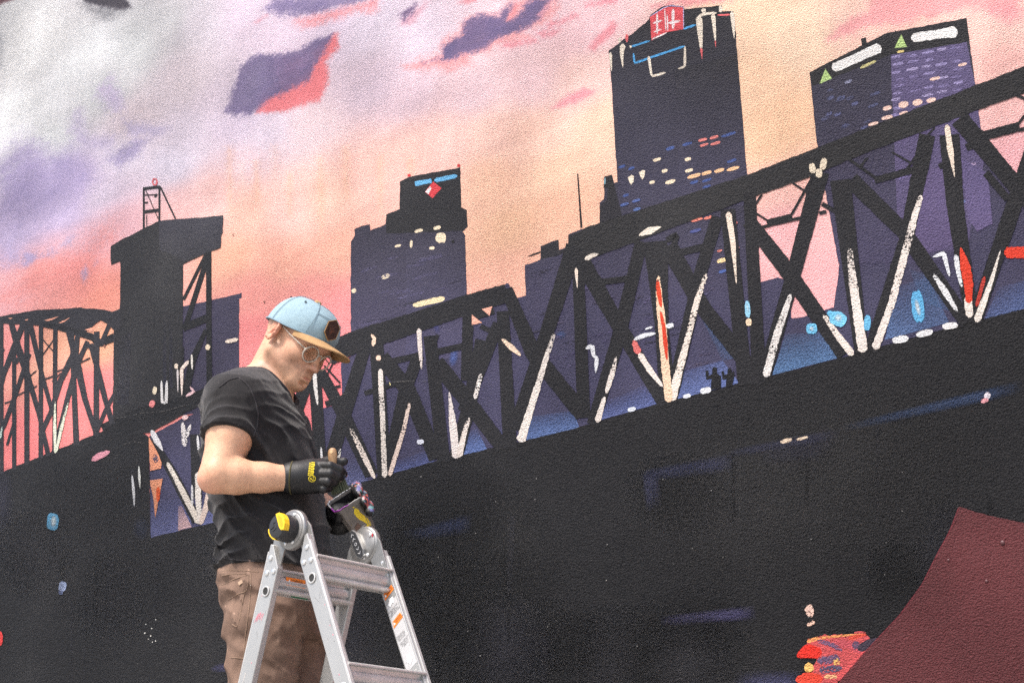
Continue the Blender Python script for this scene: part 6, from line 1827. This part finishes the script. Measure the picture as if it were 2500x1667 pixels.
splash('yellow_splash', [(-.98, .90), (-.5, .84), (.1, .80), (.55, .78), (.74, .84), (.3, .92), (-.3, .985), (-.95, .995)], M_YPAINT)
splash('yellow_splash', [(.10, .0), (.22, -.03), (.2, .05), (.12, .05)], M_YPAINT)
splash('grey_smear', [(-.1, .72), (.3, .70), (.45, .73), (.2, .76), (-.2, .78)], simple_mat('grey_paint', (.30, .29, .28), .5))
splash('brown_smear', [(-.7, .62), (-.2, .55), (-.05, .66), (-.4, .78), (-.75, .80)], simple_mat('brown_paint', (.13, .075, .055), .5))
for h0, h1, a in ((.05, .92, .88), (.05, .92, .70)):
    v, f = prism([on_cup(a, h0), on_cup(a + .05, h0), on_cup(a + .05, h1), on_cup(a, h1)], -ey * .0012); mk('moulded_rib', v, f, M_CUP, cup_o)
rimp = sq(.0006, .0392, .0108)
def rim_piece(i, j, t0, t1, r, mat, name):
    a, b = rimp[i], rimp[j]; n = 8
    mk(name, *tube([a + (b - a) * (t0 + (t1 - t0) * k / n) + ez * random.uniform(-.0006, .0012) for k in range(n + 1)], [r * random.uniform(.7, 1.2) for _ in range(n + 1)], 6), mat, cup_o, True)
rim_piece(6, 7, 0, 1, .0022, M_WPAINT, 'dried_paint'); rim_piece(7, 0, .0, .5, .0022, M_WPAINT, 'dried_paint'); rim_piece(5, 6, 0, 1, .0014, M_WPAINT, 'dried_paint'); rim_piece(4, 5, 0, 1, .0018, M_WPAINT, 'dried_paint'); rim_piece(3, 4, .1, 1, .0014, M_WPAINT, 'dried_paint')
rim_piece(7, 0, .55, 1, .0026, M_PPAINT, 'purple_paint'); rim_piece(0, 1, 0, 1, .0026, M_PPAINT, 'purple_paint'); rim_piece(1, 2, 0, .45, .0018, M_PPAINT, 'purple_paint'); rim_piece(1, 2, .45, 1, .0013, simple_mat('pale_rim_wear', (.42, .40, .38), .5), 'dried_paint')
for k in range(14):
    splash('paint_speck', [(lambda a, c: [(a, c), (a + .03, c + .005), (a + .02, c + .02)])(random.uniform(-.9, .9), random.uniform(0, .95))][0], random.choice([M_WPAINT, M_WPAINT, M_YPAINT]))

# left glove round the cup
back_c = CR - ez * .055 + ey * .042
lo_g = np.minimum(np.minimum(CR, back_c), WRF) - .09; hi_g = np.maximum(np.maximum(CR, back_c), WRF) + .09
LG = Field(lo_g, hi_g, .0028)
LG.chain([pt(812, 1262, .105), pt(826, 1266, .078), pt(838, 1262, .082)], [.041, .040, .034], .012)
palm = back_c - ex * .012 - ez * .006
LG.chain([pt(838, 1262, .085), palm], [.033, .026], .02)
LG.ell(palm + ex * .015, (.032, .026, .034), None, .015)
tips = [pt(874, 1203, -.005), pt(889, 1226, -.005), pt(902, 1250, -.005)]
for k, tp in enumerate(tips):
    root_k = palm + ex * .030 - ez * (.020 * (k - 1)) + ey * .004
    midk = tp + ey * .040 + ex * .010
    LG.chain([root_k, midk, tp + ey * .014 + ex * .004, tp], [.0145, .0138, .0130, .0115], .004)
LG.chain([pt(822, 1272, .05), pt(826, 1262, .015), pt(826, 1250, -.0)], [.015, .0135, .011], .006)
right_of = CR + ex * .036
pal_l = [(.38, .07, .07), (.36, .32, .32), (.12, .12, .26), (.10, .22, .22), (.40, .09, .08)]
left_glove = net_obj('glove', LG, M_GLOVE, painter, paint_smears(pal_l, .08, 85, lambda V: ((V - right_of) @ ex > -.002) & (V[:, 1] < YM + .045)), 1)

# ---------------- brush in his right hand
M_WOOD = simple_mat('worn_brush_handle', (.30, .175, .085), .5, noise=.3, nscale=40, bump=.1, bscale=200, stretch=(4, 4, 1))
M_FERR = simple_mat('dull_steel_ferrule', (.30, .29, .27), .4, metal=.8)
M_BRIS = simple_mat('paint_stained_bristles', (.085, .092, .055), .8, noise=.6, nscale=200, stretch=(8, 8, 1))
b0 = pt(811, 1094, -.159); b1 = pt(813, 1136, -.154); b2 = pt(821, 1168, -.156); b3 = pt(829, 1198, -.160)
brush = root('paintbrush', tuple(b3), 'flat paintbrush with wooden handle and dark stained bristles in the painter\'s gloved right hand', 'brush')
bd_ = b1 - b0; bd_ /= np.linalg.norm(bd_); bs_ = np.array([1.0, -.25, 0]); bs_ = bs_ - bd_ * (bs_ @ bd_); bs_ /= np.linalg.norm(bs_); bt_ = np.cross(bd_, bs_)
V, F = [], []
prof = [(-.001, .0030, .0025), (.001, .0075, .0050), (.006, .0108, .0068), (.016, .0122, .0075), (.028, .0112, .0070), (.042, .0090, .0062), (.060, .0100, .0062), (.072, .0150, .0065), (.080, .0180, .0065)]
ns = 16
for h, a, c in prof:
    for k in range(ns):
        t = 2 * math.pi * k / ns
        V.append(b0 + bd_ * h + bs_ * a * math.cos(t) + bt_ * c * math.sin(t))
for i in range(len(prof) - 1):
    for k in range(ns):
        j = (k + 1) % ns; F.append((i * ns + k, i * ns + j, (i + 1) * ns + j, (i + 1) * ns + k))
F.append(tuple(range(ns))[::-1]); F.append(tuple(range((len(prof) - 1) * ns, len(prof) * ns)))
hd = mk('handle', np.array(V), F, M_WOOD, brush, True, 60)
cfh = b0 + bd_ * .010 - bt_ * .0074 * (1 if bt_[1] > 0 else -1)
mk('hanging_hole', *lathe(cfh, -bt_ * (1 if bt_[1] > 0 else -1), [(.0044, -.002), (.0042, .0006), (0, .0008)], 16), simple_mat('pale_bare_wood', (.62, .42, .22), .6), hd)
fd = b3 - b2; fd /= np.linalg.norm(fd); fs_ = np.array([1.0, -.2, .15]); fs_ = fs_ - fd * (fs_ @ fd); fs_ /= np.linalg.norm(fs_); ft_ = np.cross(fd, fs_)
mk('ferrule', *boxv((b1 + b2) / 2 + fd * .006, fs_ * .019, ft_ * .0072, (b2 - b1) * .42), M_FERR, brush)
bv, bf_ = [], []
for k in range(260):
    a = random.uniform(-1, 1); c = random.uniform(-1, 1)
    p0 = b2 - fd * .006 + fs_ * a * .0175 + ft_ * c * .006; p1 = b2 + fd * (.037 + random.uniform(-.003, .003)) + fs_ * (a * .0225 + .002) + ft_ * c * .007 + RNG.normal(0, .0006, 3)
    w = .0011
    o = len(bv)
    bv += [p0 + fs_ * w, p0 - fs_ * w * .5 + ft_ * w, p0 - fs_ * w * .5 - ft_ * w, p1 + fs_ * w * .5, p1 - fs_ * w * .3 + ft_ * w * .5, p1 - fs_ * w * .3 - ft_ * w * .5]
    bf_ += [(o, o + 1, o + 4, o + 3), (o + 1, o + 2, o + 5, o + 4), (o + 2, o, o + 3, o + 5), (o + 3, o + 4, o + 5)]
br = mk('bristles', np.array(bv), bf_, M_BRIS, brush)
